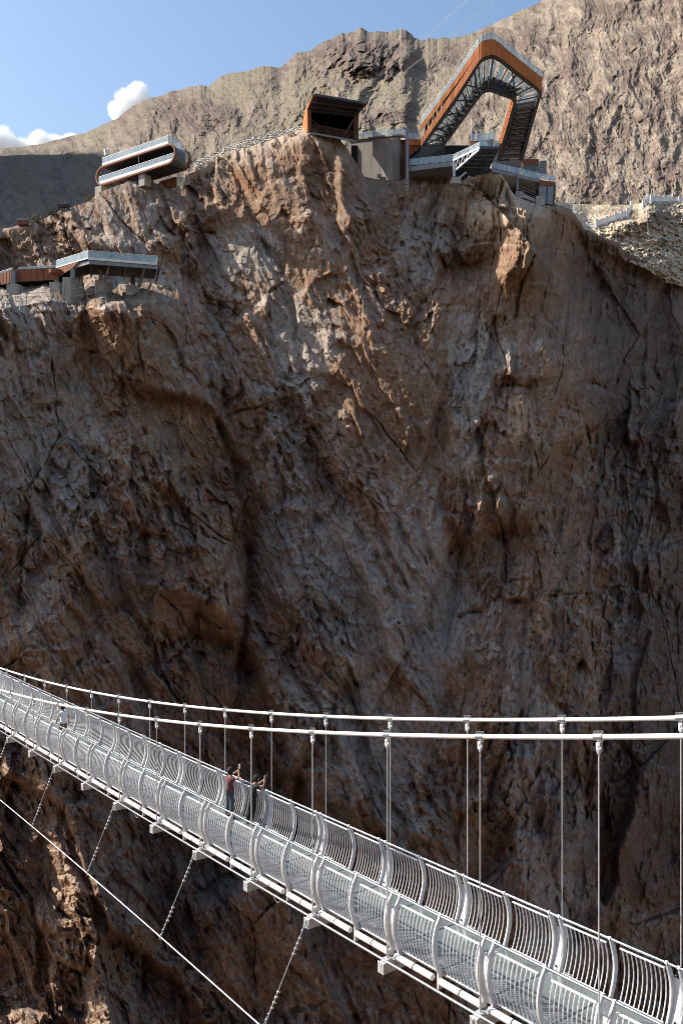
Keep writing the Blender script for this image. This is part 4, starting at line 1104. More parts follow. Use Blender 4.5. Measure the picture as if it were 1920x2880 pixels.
# fascias: outside over the whole length, inside likewise
for nm, edge, sgn in (('outer_fascia', sky_o, 1), ('inner_fascia', sky_i, -1)):
    lo = MB(); hi = MB(); se = MB()
    h = [heights(i) for i in range(NS)]
    if sgn < 0: h = [(1.2, 1.55, 2.9)] * NS
    th = [outw(i) * 0.10 * sgn for i in range(NS)]
    lo.strip([p + U * 0.12 for p in edge], [p + U * h[i][0] for i, p in enumerate(edge)], th)
    hi.strip([p + U * h[i][1] for i, p in enumerate(edge)], [p + U * h[i][2] for i, p in enumerate(edge)], th)
    for i in range(0, NS, 1):
        lo.beam(edge[i] + th[i] * 1.1 + U * 0.15, edge[i] + th[i] * 1.1 + U * h[i][0], 0.05, 0.03)
        hi.beam(edge[i] + th[i] * 1.1 + U * h[i][1], edge[i] + th[i] * 1.1 + U * h[i][2], 0.05, 0.03)
    lo.build(nm, M_CORTEN, sw); hi.build(nm, M_CORTEN, sw)
    bd = MB(); bd.strip([p - outw(i) * 0.5 * sgn + U * 0.3 for i, p in enumerate(edge)], [p - outw(i) * 0.5 * sgn + U * (h[i][2] - 0.3) for i, p in enumerate(edge)], [outw(i) * 0.06 for i in range(NS)])
    bd.build('backing', M_DARK, sw)
    if sgn > 0:
        pt = MB()
        for i in (1, 3, 5, 7, 9):
            if h[i][1] - h[i][0] > 0.25:
                pt.tube(edge[i] + U * (h[i][0] - 0.2), edge[i].lerp(edge[i + 1], 0.5) + U * (h[i][1] + 0.3), 0.07, 6)
        pt.build('truss_rod', M_PALE, sw)
# steel edge beams, cross beams, bracing, floor panels
for nm, edge, sgn in (('edge_beam', sky_o, -1), ('edge_beam', sky_i, 1)):
    m = MB()
    inn = [edge[i] + outw(i) * 0.62 * sgn for i in range(NS)]
    m.strip(edge, inn, [plane_n * 0.75] * NS); m.build(nm, M_STEEL, sw)
for i in range(0, NS):
    if i in (nL, nC - 1, nF, nC2 - 1) or i % 2: continue
    m = MB(); big = i % 6 == 0
    m.beam(sky_o[i] + plane_n * 0.55, sky_i[i] + plane_n * 0.55, 0.16, 0.35, plane_n)
    if big: m.beam(sky_o[i] + plane_n * 0.2, sky_i[i] + plane_n * 0.2, 0.30, 0.4, plane_n)
    m.build('cross_beam', M_STEEL, sw)
for i in range(NS - 1):
    o0, o1 = sky_o[i], sky_o[i + 1]; n0, n1 = sky_i[i], sky_i[i + 1]
    if (o1 - o0).length < 0.35 or (n1 - n0).length < 0.2: continue
    up_ = 0.95 if i < nC2 else 1.0
    if i < nC2 and i % 2 == 0: continue
    if i < nC2: o0, n0 = sky_o[i - 1].lerp(o0, 0.2), sky_i[i - 1].lerp(n0, 0.2)
    m = MB()
    a_ = 0.14; b_ = 0.74
    q0 = o0.lerp(n0, a_).lerp(o1.lerp(n1, a_), 0.22); q1 = o0.lerp(n0, a_).lerp(o1.lerp(n1, a_), 0.80)
    r0 = o0.lerp(n0, b_).lerp(o1.lerp(n1, b_), 0.22); r1 = o0.lerp(n0, b_).lerp(o1.lerp(n1, b_), 0.80)
    m.prism([q0 + plane_n * up_, q1 + plane_n * up_, r1 + plane_n * up_, r0 + plane_n * up_], plane_n * 0.10)
    m.build('floor_panel', M_TREAD if i < nC2 else M_PALE, sw)
for i in range(0, NS - 5, 5):
    if nL - 3 < i < nC or nF - 3 <= i < nC2: continue
    mid = sky_o[i + 2].lerp(sky_i[i + 2], 0.5) if False else None
    for a_, b_ in ((0.1, 0.62), (0.9, 0.38)):
        m = MB(); p = sky_o[i].lerp(sky_i[i], a_) + plane_n * 0.25; q = sky_o[i + 4].lerp(sky_i[i + 4], b_) + plane_n * 0.35
        m.beam(p, q, 0.24, 0.24, plane_n); m.build('brace', M_STEEL, sw)
    m = MB(); m.beam(sky_o[i].lerp(sky_i[i], 0.62) + plane_n * 0.9, sky_o[i + 4].lerp(sky_i[i + 4], 0.62) + plane_n * 0.2, 0.16, 0.16, plane_n)
    m.beam(sky_o[i + 2].lerp(sky_i[i + 2], 0.62) + plane_n * 1.4, sky_o[i + 4].lerp(sky_i[i + 4], 0.62) + plane_n * 0.2, 0.16, 0.16, plane_n)
    m.build('brace', M_STEEL, sw)
m = MB(); js = list(range(nC2, NS))
m.strip([sky_o[i].lerp(sky_i[i], 0.04) + plane_n * 1.7 for i in js], [sky_o[i].lerp(sky_i[i], 0.96) + plane_n * 1.7 for i in js], [plane_n * 0.12] * len(js)); m.build('walkway_slab', M_STEELG, sw)
# balustrades on both edges
rl_o = [p + U * heights(i)[2] for i, p in enumerate(sky_o)]
for i in range(NS - 1):
    a_, b_ = rl_o[i], rl_o[i + 1]
    if (b_ - a_).length < 0.2: continue
    m = MB(); m.prism([a_ + U * 0.03, b_ + U * 0.03, b_ + U * 1.22, a_ + U * 1.22], outw(i) * 0.03); m.build('glass_panel', M_RGLASS, sw)
m = MB(); m.path([p + U * 1.26 for p in rl_o], 0.05, 6); m.build('handrail', M_PALE, sw)
for i in range(0, NS):
    if nL - 1 <= i < nF: m = MB(); m.box(rl_o[i] + U * 0.62 + outw(i) * 0.06, (0.07, 0, 0), (0, 0.07, 0), U * 0.62); m.build('post', M_WHITE, sw)
rl_i = [p + U * 2.9 for p in sky_i]
m = MB()
for i in range(nF, NS - 1): m.prism([rl_i[i] + U * 0.03, rl_i[i + 1] + U * 0.03, rl_i[i + 1] + U * 1.1, rl_i[i] + U * 1.1], outw(i) * 0.03)
m.build('glass_panel', M_RGLASS, sw)
# feet
m = MB()
a_, b_ = sky_o[0], sky_i[0]; dn = (sky_o[0] - sky_o[4]).normalized()
m.prism([a_ + U * 0.1, b_ + U * 0.1, b_ + dn * 4.2 - U * 1.5, a_ + dn * 1.5 - U * 2.6], Vector((0.5, 3.5, 0.0))); m.build('foot', M_STEEL, sw)
m = MB()
a_, b_ = sky_o[-1], sky_i[-1]; dn = (sky_o[-1] - sky_o[-5]).normalized()
m.prism([a_, b_, b_ + dn * 3.6 - U * 0.5, a_ + dn * 3.6 - U * 0.5], Vector((0.4, 3.5, 0.2))); m.build('foot', M_STEELG, sw)
m = MB(); pc = on_loop(900, 1010); pe = on_loop(868, 1235)
m.beam(pc + Vector((0, 0.8, 0)), pe + Vector((0, 0.8, 0)), 1.0, 1.2); m.build('leg', M_PIER, sw)

def c1(x, y, Z):
    px, py = cx(x, y); return W(px, py, Z)

# ---------------- entrance terrace left of the loop, over a dark undercroft
te = empty('viewing_terrace', c1(330, 1240, 186), 'grey steel terrace with glass rail between the concrete wall and the skywalk', 'terrace')
A = c1(135, 1240, 187); B = c1(535, 1192, 184.2)
bk = Vector((1.5, 11, 0))
m = MB(); m.prism([A, B, B + bk, A + bk], (0, 0, -0.28)); m.build('deck_slab', M_STEELG, te)
m = MB(); m.beam(A + Vector((0, -0.06, -0.3)), B + Vector((0, -0.06, -0.3)), 0.3, 0.95); m.build('edge_beam', M_STEELG, te)
glass_rail(te, resample([c1(158, 1222, 186.9), c1(535, 1182, 184.1)], 9), 1.35, 2)
for x in (133, 250, 360, 470):
    m = MB(); p = c1(x, 1240, 187.5 if x > 140 else 186.5); p = p + (Vector((0, 4, 0)) if x > 140 else Vector((0, 0, 0))); m.box(p + U * (-2.0 if x > 140 else 2.3), (0.30 if x < 140 else 0.16, 0, 0), (0, 0.25, 0), U * (1.8 if x > 140 else 5.6)); m.build('column', M_STEELG if x < 140 else M_STEEL, te)
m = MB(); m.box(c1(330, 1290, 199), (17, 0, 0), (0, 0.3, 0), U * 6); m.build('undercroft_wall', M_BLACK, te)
# entrance hall with dark glass under the foot of the loop
eh = empty('entrance_hall', c1(300, 1150, 193), 'low dark-glazed entrance hall under the left foot of the skywalk', 'entrance hall')
m = MB(); m.prism([c1(150, 1045, 192), c1(452, 1045, 191), c1(470, 1145, 191), c1(150, 1215, 192)], Vector((0.5, 5, 0.0))); m.build('glazing', M_DGLASS, eh)
m = MB()
for x in (215, 270, 325, 380, 430): m.beam(c1(x, 1060, 191.2), c1(x + 5, 1190, 191.2), 0.09, 0.09)
m.beam(c1(150, 1052, 191.3), c1(452, 1052, 190.6), 0.4, 0.5); m.build('mullion', M_STEEL, eh)
m = MB(); m.prism([c1(150, 1048, 191), c1(252, 1054, 191), c1(215, 1092, 191), c1(152, 1140, 191)], (0, 0.2, 0)); m.build('side_panel', M_CORTEND, eh)
m = MB(); m.prism([c1(148, 990, 190.4), c1(252, 1000, 190.4), c1(255, 1050, 190.4), c1(148, 1042, 190.4)], (0, 0.25, 0)); m.build('parapet', M_CORTEN, eh)
glass_rail(eh, [c1(148, 992, 190.2), c1(200, 996, 190.2), c1(244, 1000, 190.2)], 1.1, 1)

# ---------------- raking triangular deck (steel truss prow) in front of the loop's foot
pr = empty('truss_deck', c1(700, 1200, 184), 'wedge-shaped steel truss deck jutting out below the skywalk opening', 'truss deck')
P1 = c1(525, 1178, 184); P1b = c1(540, 1264, 184); P2 = c1(752, 1068, 178.5); P2b = c1(745, 1085, 178.5); P3 = c1(912, 1072, 186); P3b = c1(905, 1098, 186); P4 = c1(835, 1240, 191); P4b = c1(812, 1262, 191)
m = MB(); m.add([P1 + U * .02, P2, P3, P4, P1b, P2b, P3b, P4b], [(0, 1, 2, 3), (7, 6, 5, 4), (1, 5, 6, 2), (2, 6, 7, 3), (3, 7, 4, 0)]); m.build('soffit', M_DARK, pr)
m = MB()
m.beam(P1, P2, 0.28, 0.34); m.build('top_chord', M_PALE, pr)
m = MB(); m.beam(P1b, P2b, 0.28, 0.34); m.build('bottom_chord', M_PALE, pr)
m = MB()
for i in range(5):
    t0 = i / 5; t1 = (i + 1) / 5; f_ = Vector((-0.03, -0.06, 0))
    m.beam(P1.lerp(P2, t0) + f_, P1b.lerp(P2b, t0) + f_, 0.18, 0.18)
    m.beam(P1b.lerp(P2b, t0) + f_, P1.lerp(P2, t1) + f_, 0.14, 0.14)
m.build('truss_web', M_PALE, pr)
m = MB(); m.beam(P2, P3, 0.3, 0.5); m.build('front_beam', M_STEEL, pr)
for t in (0.2, 0.4, 0.6, 0.8):
    m = MB(); m.beam(P1b.lerp(P2b, t) - U * 0.12, P4b.lerp(P3b, t) - U * 0.12, 0.22, 0.3); m.build('joist', M_STEEL, pr)
m = MB()
for t in (0.3, 0.62): m.beam(P1b.lerp(P4b, t) - U * 0.1, P2b.lerp(P3b, t) - U * 0.1, 0.2, 0.25)
m.build('joist', M_STEEL, pr)
glass_rail(pr, resample([P1 + U * 0.15, P2 + U * 0.15], 6), 1.0, 2)
glass_rail(pr, resample([P2 + U * 0.2, P3 + U * 0.2], 5), 1.25, 2)
for x, y0, y1, Z in ((532, 1180, 1315, 183.9), (657, 1170, 1305, 188), (785, 1240, 1290, 190)):
    m = MB(); m.beam(c1(x, y0, Z), c1(x, y1, Z), 0.45 if x < 600 else 0.16, 0.45 if x < 600 else 0.16); m.build('column', M_PALE if x < 600 else M_STEEL, pr)
m = MB(); m.prism([c1(512, 1318, 183.4), c1(590, 1312, 183.4), c1(592, 1372, 183.4), c1(512, 1368, 183.4)], (0, 2.5, 0)); m.build('footing', M_PIER, pr)
m = MB(); m.beam(c1(585, 1318, 184), c1(635, 1276, 184), 0.25, 0.3); m.build('prop', M_PALE, pr)

# ---------------- lower deck right of the loop
rd = empty('lower_deck', c1(1150, 1310, 190), 'lower steel deck with white-posted glass rail right of the skywalk foot', 'deck')
D0 = c1(845, 1248, 186); D1 = c1(1255, 1340, 192.2); D2 = c1(1392, 1362, 193.8)
bk = Vector((-3, 9, 0))
m = MB(); m.prism([D0, D1, D2, D2 + bk, D0 + bk], (0, 0, -0.35)); m.build('deck_slab', M_STEELG, rd)
m = MB(); m.beam(D0 + Vector((0, -0.1, -0.3)), D1 + Vector((0, -0.1, -0.3)), 0.25, 0.6); m.build('edge_beam', M_STEELG, rd)
glass_rail(rd, resample([c1(866, 1244, 186), c1(1256, 1336, 192.0)], 10), 1.25, 1, M_PALE, M_WHITE, 0.06)
glass_rail(rd, resample([c1(1258, 1336, 192.0), c1(1390, 1358, 193.6)], 4), 1.25, 1)
m = MB(); m.prism([c1(1255, 1342, 191.9), c1(1392, 1362, 193.5), c1(1392, 1392, 193.5), c1(1255, 1382, 191.9)], (0, 0.25, 0)); m.build('end_fascia', M_CORTEND, rd)
for x, y0, y1, Z in ((1068, 1298, 1432, 188.6), (1252, 1370, 1535, 192.4), (940, 1275, 1400, 190)):
    m = MB(); m.beam(c1(x, y0, Z), c1(x, y1, Z), 0.42 if x == 1068 else 0.22, 0.42); m.build('column', M_STEELG, rd)
m = MB(); m.prism([c1(1055, 1432, 188.2), c1(1120, 1440, 188.4), c1(1118, 1496, 188.4), c1(1055, 1490, 188.2)], (0.3, 2.6, 0)); m.build('footing', M_PIER, rd)
m = MB(); m.beam(c1(1112, 1478, 190), c1(1232, 1530, 191.5), 0.6, 0.7); m.box(c1(1255, 1530, 191.5), (0.9, 0, 0), (0, 0.9, 0), U * 1.0); m.build('footing', M_PIER, rd)
m = MB()
for dy in (0, 22, 44): m.beam(c1(1085, 1392 + dy, 191), c1(1250, 1462 + dy, 193), 0.09, 0.09)
m.build('stair_rail', M_STEELG, rd)
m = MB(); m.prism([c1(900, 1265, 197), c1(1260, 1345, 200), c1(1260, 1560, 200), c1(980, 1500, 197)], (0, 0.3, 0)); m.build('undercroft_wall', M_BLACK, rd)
# louvred stair shaft at its right end
st = empty('stair_shaft', c1(1318, 1550, 193.5), 'dark louvred stair shaft under the right end of the lower deck', 'stair shaft')
Q = [c1(1255, 1386, 192.6), c1(1386, 1394, 194), c1(1370, 1556, 194), c1(1258, 1536, 192.6)]
m = MB(); m.prism(Q, (0, 3.5, 0)); m.build('shaft_wall', M_BLACK, st)
m = MB()
for i in range(9):
    t = (i + 0.5) / 9; m.beam(Q[0].lerp(Q[3], t) + Vector((0, -0.25, 0)), Q[1].lerp(Q[2], t) + Vector((0, -0.25, 0)), 0.2, 0.55)
m.build('louvre', M_STEELG, st)
m = MB(); m.beam(Q[1] + Vector((0, -0.4, 0)), Q[2] + Vector((0, -0.4, 0)), 0.25, 0.3); m.beam(Q[0].lerp(Q[1], .5) + Vector((0, -0.4, 0)), Q[3].lerp(Q[2], .5) + Vector((0, -0.4, 0)), 0.15, 0.2); m.build('upright', M_STEEL, st)

# ---------------- small pavilion and open stair behind the lower deck
pv = empty('kiosk', c1(1185, 1270, 200), 'small rust-clad kiosk with glass front right of the skywalk leg', 'kiosk')
m = MB(); m.prism([c1(1112, 1165, 200), c1(1252, 1166, 200), c1(1252, 1212, 200), c1(1112, 1214, 200)], (0.4, 4, 0)); m.build('roof_band', M_CORTEND, pv)
m = MB(); m.prism([c1(1116, 1214, 200.2), c1(1250, 1212, 200.2), c1(1252, 1300, 200.2), c1(1116, 1290, 200.2)], (0.4, 3.5, 0)); m.build('glazing', M_WGLASS, pv)
m = MB()
for x in (1118, 1162, 1206, 1249): m.beam(c1(x, 1214, 200), c1(x, 1295, 200), 0.14, 0.14)
m.build('mullion', M_STEELG, pv)
ss = empty('open_stair', c1(1280, 1310, 197), 'open steel stair with slatted treads beside the rust-clad kiosk', 'stair')
m = MB()
for x0, x1 in ((1254, 1254), (1312, 1302)): m.beam(c1(x0, 1188, 197), c1(x1, 1315, 197), 0.22, 0.3)
m.build('stringer', M_STEELG, ss)
m = MB()
for i in range(6): m.beam(c1(1256, 1196 + i * 20, 197), c1(1309 - i * 1.6, 1190 + i * 20, 197), 0.9, 0.42)
m.build('tread', M_STEELG, ss)

# ---------------- parapet and flagpole behind the opening
pp = empty('parapet', c1(770, 1070, 201), 'rust-coloured parapet with glass screen seen through the skywalk opening', 'parapet')
m = MB(); m.prism([c1(670, 1016, 201), c1(872, 996, 199), c1(872, 1064, 199), c1(670, 1078, 201)], (0, 0.3, 0)); m.build('panel', M_CORTEND, pp)
glass_rail(pp, resample([c1(690, 1014, 200.9), c1(872, 996, 198.9)], 5), 1.5, 1)
fp = empty('flagpole', c1(684, 1012, 200.6), 'thin bare white flagpole standing inside the skywalk opening', 'flagpole')
m = MB(); m.tube(c1(684, 1012, 200.6), c1(679, 812, 200.6), 0.13, 8, 0.07); m.build('pole', M_WHITE, fp)
m = MB(); m.tube(c1(676, 1012, 200.6), c1(683, 960, 200.6), 0.05, 5); m.tube(c1(700, 1012, 200.6), c1(683, 960, 200.6), 0.05, 5); m.build('stay', M_WHITE, fp)

# ---------------- concrete retaining building between cable station and terrace
cw = empty('concrete_building', W(1060, 505, 188), 'tall board-marked concrete block with glass parapet on the rim', 'building')
a_, b_, c_, d_ = W(978, 397, 200), W(1073, 386, 195.5), W(1104, 383.5, 193.5), W(1124, 382, 194.5)
bot = -9.2
def dz(p, q): return p + U * q
m = MB(); m.prism([dz(a_, bot - 1), dz(a_, 0), dz(a_, 0) + Vector((2, 12, 0)), dz(a_, bot - 1) + Vector((2, 12, 0))], (0.01, 0, 0))
top_ = [a_, b_, c_, d_, d_ + Vector((2.0, 12, 0)), a_ + Vector((2, 12, 0))]
m = MB(); m.prism([dz(p, -9.1) for p in top_], (0, 0, 9.1)); m.build('wall', M_CONC, cw)
m = MB(); m.prism([p + Vector((-0.15 if i < 3 else 0.25, -0.25, 0.02)) for i, p in enumerate(top_[:4])] + [W(1148, 386, 194), W(1148, 386, 206)], (0, 0, 0.32)); m.build('roof_slab', M_CONC, cw)
glass_rail(cw, resample([a_ + Vector((0.5, -0.1, 0.34)), b_ + U * 0.34, c_ + U * 0.34, d_ + U * 0.34, W(1147, 386, 194.1) + U * 0.34], 10), 1.25, 2)
m = MB(); m.prism([W(1060, 488, 195.6), W(1072, 488, 194.9), W(1072, 499, 194.9), W(1060, 498, 195.6)], (0, 0.3, 0)); m.build('hatch', M_BLACK, cw)
m = MB(); m.prism([W(1125, 392, 197), W(1143, 392, 197), W(1143, 500, 197), W(1125, 505, 197)], (0, 0.3, 0)); m.build('recess', M_CORTEND, cw)
m = MB(); m.beam(W(1145.5, 388, 186.2), W(1145.5, 506, 186.2), 0.5, 0.5); m.build('column', M_STEELG, cw)

# ---------------- cable station with raked canopy
def c2(x, y, Z): return W(800 + x / 3.484, 220 + y / 3.484, Z)
hs = empty('cable_station', c2(460, 600, 190), 'rust-clad cableway station with dark raked canopy on the rim', 'cable station')
TL, TR, BL, BR_ = c2(236, 302, 188), c2(704, 350, 189), c2(242, 520, 188), c2(704, 602, 189)
CL, CR = c2(298, 150, 182.5), c2(800, 236, 184)
TLb, BLb = c2(213, 312, 196.5), c2(178, 520, 196.5)
dv = TLb - TL; TRb = TR + dv; BRb = BR_ + dv
sd = Vector((-0.35, 0.02, 0))
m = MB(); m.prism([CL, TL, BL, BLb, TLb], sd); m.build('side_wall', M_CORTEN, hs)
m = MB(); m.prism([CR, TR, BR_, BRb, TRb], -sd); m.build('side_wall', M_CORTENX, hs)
m = MB(); m.add([CL, CR, TRb, TLb, CL - U * .25, CR - U * .25, TRb - U * .25, TLb - U * .25], [(0, 1, 2, 3), (0, 4, 5, 1), (1, 5, 6, 2), (2, 6, 7, 3), (3, 7, 4, 0)]); m.build('roof', M_STEEL, hs)
m = MB(); m.prism([CL - U * .28, CR - U * .28, TR, TL], (0, 0.02, 0.1)); m.prism([TL, TR, TRb - U * .3, TLb - U * .3], (0, 0, 0.1)); m.build('soffit', M_DARK, hs)
m = MB()
for i in range(9):
    t = (i + 0.5) / 9; m.beam(CL.lerp(CR, t) - U * 0.42, TL.lerp(TR, t) - U * 0.12, 0.16, 0.22)
for t in (0.36, 0.68): m.beam(CL.lerp(TL, t) - U * 0.45, CR.lerp(TR, t) - U * 0.45, 0.26, 0.28)
m.build('rib', M_STEEL, hs)
m = MB(); m.beam(CL - U * 0.18, CR - U * 0.18, 0.35, 0.42); m.build('front_beam', M_STEEL, hs)
m = MB(); m.beam(TL - U * 0.2, TR - U * 0.2, 0.4, 0.5); m.build('lintel', M_STEEL, hs)
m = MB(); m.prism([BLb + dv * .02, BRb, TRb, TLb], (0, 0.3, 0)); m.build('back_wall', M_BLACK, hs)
m = MB(); m.prism([BL, BR_, BRb, BLb], (0, 0, -0.4)); m.build('floor_slab', M_STEELG, hs)
for p, q, w_ in ((TL, BL, 0.5), (TR + Vector((-0.4, 0, 0)), BR_ + Vector((-0.4, 0, 0)), 1.0)):
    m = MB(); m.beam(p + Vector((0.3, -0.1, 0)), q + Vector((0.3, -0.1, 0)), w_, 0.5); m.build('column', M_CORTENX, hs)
m = MB(); m.beam(c2(678, 402, 189.2), c2(585, 560, 191), 0.25, 0.25); m.beam(c2(255, 395, 189), c2(340, 470, 192), 0.2, 0.2); m.build('brace', M_STEELG, hs)
m = MB()
for i in range(26):
    p = BL.lerp(BR_, (i + 0.5) / 26) + Vector((0, 0.25, 0)); m.box(p + U * 0.85, (0.09, 0, 0), (0, 0.04, 0), U * 0.85)
m.beam(BL + U * 1.7 + Vector((0, .25, 0)), BR_ + U * 1.7 + Vector((0, .25, 0)), 0.12, 0.12)
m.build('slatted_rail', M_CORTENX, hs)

def strand(name, p, q, r, sag, lab, grp, mat, n=24, seg=5):
    pts_ = [p.lerp(q, i / n) - U * sag * 4 * (i / n) * (1 - i / n) for i in range(n + 1)]
    mm = MB(); mm.path(pts_, r, seg)
    return tag(mm.build(name, mat, None, 0, p), lab, 'cable', grp)
for i, (a0, b0, far_) in enumerate((((360, 437), (632, 205), 90), ((380, 441), (660, 205), 92), ((540, 408), (778, 230), 94), ((580, 396), (790, 231), 96))):
    p = c2(a0[0], a0[1], 195); q2 = c2(b0[0], b0[1], 183)
    # carried on in the same line out over the viewer
    q = p + (q2 - p) * 9.0
    strand('haul_cable', p, q, 0.011, 0.0, 'thin white cable rising out of the cable station canopy, strand %s from the left' % ORD[i], 'cables of the cable station', M_CABLE)

# ---------------- lozenge-shaped lookout
lo_o = W(472, 461, 180); e1 = Vector((-0.813, 0.582, 0)).normalized(); e2 = Vector((0.582, 0.813, 0)).normalized()
Hh = 4.05; R0 = Hh / 2; LL = 19.4
lk = empty('lookout_pavilion', lo_o + e1 * LL * 0.5, 'rounded rust-steel lookout pavilion with two glass-railed decks on the left knoll', 'pavilion')
def lp(s, d, z): return lo_o + e1 * s + e2 * d + U * z
def stadium(r, n=10):
    out = []
    for i in range(n + 1):
        a = -math.pi / 2 + math.pi * i / n; out.append((-r * math.cos(a), R0 + r * math.sin(a)))
    for i in range(n + 1):
        a = math.pi / 2 + math.pi * i / n; out.append((LL - r * math.cos(a), R0 + r * math.sin(a)))
    return out
for d0, d1 in ((0, 0.45), (3.9, 4.35)):
    m = MB(); so_ = stadium(R0); si_ = stadium(R0 - 0.36); n = len(so_)
    vs = [lp(s, d0, z) for s, z in so_] + [lp(s, d0, z) for s, z in si_] + [lp(s, d1, z) for s, z in so_] + [lp(s, d1, z) for s, z in si_]
    fs = []
    for i in range(n):
        j = (i + 1) % n
        fs += [(i, j, n + j, n + i), (2 * n + i, 3 * n + i, 3 * n + j, 2 * n + j), (i, 2 * n + i, 2 * n + j, j), (n + i, n + j, 3 * n + j, 3 * n + i)]
    m.add(vs, fs); m.build('ring_frame', M_CORTEND, lk, 0.02)
m = MB(); m.prism([lp(0.2, 0.46, Hh - 0.34), lp(LL, 0.46, Hh - 0.34), lp(LL, 3.89, Hh - 0.34), lp(0.2, 3.89, Hh - 0.34)], (0, 0, 0.3)); m.build('roof', M_DARK, lk)
m = MB(); m.prism([lp(-0.3, 0.46, 0.05), lp(LL, 0.46, 0.05), lp(LL, 3.89, 0.05), lp(-0.3, 3.89, 0.05)], (0, 0, 0.32)); m.build('floor', M_DARK, lk)
m = MB()
for i in range(7): m.beam(lp(1.5 + i * 2.7, 0.5, -0.08), lp(1.5 + i * 2.7, 3.9, -0.08), 0.25, 0.22)
m.build('floor_beam', M_STEEL, lk)
m = MB(); m.prism([lp(-0.6, 4.0, 0.4), lp(LL + 0.9, 4.0, 0.4), lp(LL + 0.9, 4.0, Hh - 0.4), lp(-0.6, 4.0, Hh - 0.4)], e2 * 0.1); m.build('back_screen', M_BLACK, lk)
m = MB(); cs = [(-(R0 - 0.22) * math.cos(a), R0 + (R0 - 0.22) * math.sin(a)) for a in [-math.pi / 2 + math.pi * i / 12 for i in range(13)]]
m.strip([lp(s, 0.46, z) for s, z in cs], [lp(s, 3.89, z) for s, z in cs], None, True); m.build('curved_window', M_WGLASS, lk)
m = MB(); m.prism([lp(-0.9, 0.12, 0.36), lp(LL + 0.9, 0.12, 0.36), lp(LL + 1.35, 0.12, 0.98), lp(-1.35, 0.12, 0.98)], e2 * 0.12); m.build('white_band', M_WHITE, lk)
m = MB(); m.prism([lp(-0.0, 0.02, Hh), lp(LL, 0.02, Hh), lp(LL, 0.02, Hh + 0.5), lp(-0.0, 0.02, Hh + 0.5)], e2 * 0.14); m.build('white_band', M_WHITE, lk)
glass_rail(lk, [lp(-1.35 + (LL + 2.7) * i / 9, 0.2, 0.98) for i in range(10)], 1.02, 20, M_WHITE)
glass_rail(lk, [lp(LL * (1 - i / 9), 0.08, Hh + 0.5) for i in range(10)], 1.08, 20, M_WHITE)
glass_rail(lk, [lp(0, 0.1 + 3.6 * i / 2, Hh + 0.15) for i in range(3)], 1.4, 2, M_PALE)
glass_rail(lk, [lp(LL * i / 8, 3.75, Hh + 0.15) for i in range(9)], 1.4, 20, M_PALE)
m = MB(); m.beam(lp(8.6, 0.3, 0.4), lp(8.6, 0.3, Hh - 0.36), 0.12, 0.12); m.build('post', M_PALE, lk)
m = MB(); m.box(lp(8.0, 1.4, -1.2), e1 * 0.85, e2 * 0.9, U * 1.2); m.build('pier', M_PIER, lk)
m = MB(); m.box(lp(20.6, 0.8, -0.9), e1 * 1.0, e2 * 0.8, U * 0.95); m.build('pier', M_PIER, lk)
m = MB(); m.box(lp(6.0, 5.8, -0.9), e1 * 2.4, e2 * 0.15, U * 1.0); m.build('lower_wall', M_CORTEND, lk)
m = MB(); m.prism([lp(3.4, 5.8, -2.0), lp(-0.2, 5.8, -2.2), lp(-0.2, 5.8, -1.0), lp(3.4, 5.8, 0.05)], e2 * 0.06); m.build('lower_glass', M_RGLASS, lk)
# weather mast at its left end
wm = empty('weather_mast', lp(LL - 0.4, 0.3, Hh + 0.5), 'slim white weather mast on the left end of the rounded lookout', 'mast')
m = MB(); m.tube(lp(LL - 0.6, 0.4, Hh), lp(LL - 0.6, 0.4, Hh + 3.6), 0.07, 8); m.build('pole', M_WHITE, wm)
m = MB(); m.tube(lp(LL - 0.6, 0.4, Hh + 3.25), lp(LL - 1.5, 0.4, Hh + 3.4), 0.05, 6); m.ball(lp(LL - 1.5, 0.4, Hh + 3.25), 0.16, 8, 6); m.build('camera_arm', M_WHITE, wm)
m = MB(); m.box(lp(LL - 0.75, 0.3, Hh + 2.4), e1 * 0.2, e2 * 0.15, U * 0.35); m.box(lp(LL - 0.6, 0.3, Hh + 3.05), e1 * 0.18, e2 * 0.16, U * 0.3); m.build('instrument_box', M_PALE, wm)

# ---------------- cliffside platform on the left
def c4(x, y, Z): return W(x / 3.267, 660 + y / 3.267, Z)
cp = empty('cliff_platform', c4(800, 330, 153), 'cliffside viewing platform with rust fascia and angled glass rail on concrete piers', 'platform')
zt = (HY - 724.3) / F * 150.0            # deck level
def deck_pt(x, Z=None, lvl=0.0):
    # the point of picture column x on the deck plane edge, depth given
    return Vector(((x / 3.267 - 960) / F * Z, Z, zt + lvl))
E = [deck_pt(-420, 166), deck_pt(-150, 163), deck_pt(0, 159.5), deck_pt(117, 157.3), deck_pt(516, 155.7), deck_pt(812, 150), deck_pt(1000, 150.9), deck_pt(1445, 153.2)]
Ei = [p + Vector((-2.3, 9, 0)) for p in E]
m = MB(); m.strip(E, Ei, (0, 0, -0.3)); m.build('deck_slab', M_DARK, cp)
m = MB(); m.strip([p + Vector((0.1, 0.1, -0.34)) for p in E[4:]], [p + Vector((0.1, 0.1, -0.95)) for p in E[4:]], (0, 0.3, 0)); m.build('edge_beam', M_STEELG, cp)
m = MB()
for i in range(9):
    t = i / 8; p = E[4].lerp(E[5], t * 1.0) if t < 0.5 else E[5].lerp(E[7], (t - .5) * 2)
    m.beam(p + Vector((0.3, 0.3, -0.65)), p + Vector((-2.0, 9, -0.65)), 0.25, 0.55)
m.build('floor_beam', M_STEEL, cp)
m = MB()
m.strip([p + Vector((0, -0.12, 0.08)) for p in E[5:]], [p + Vector((0, -0.12, -0.34)) for p in E[5:]], (0, 0.12, 0)); m.build('white_band', M_WHITE, cp)
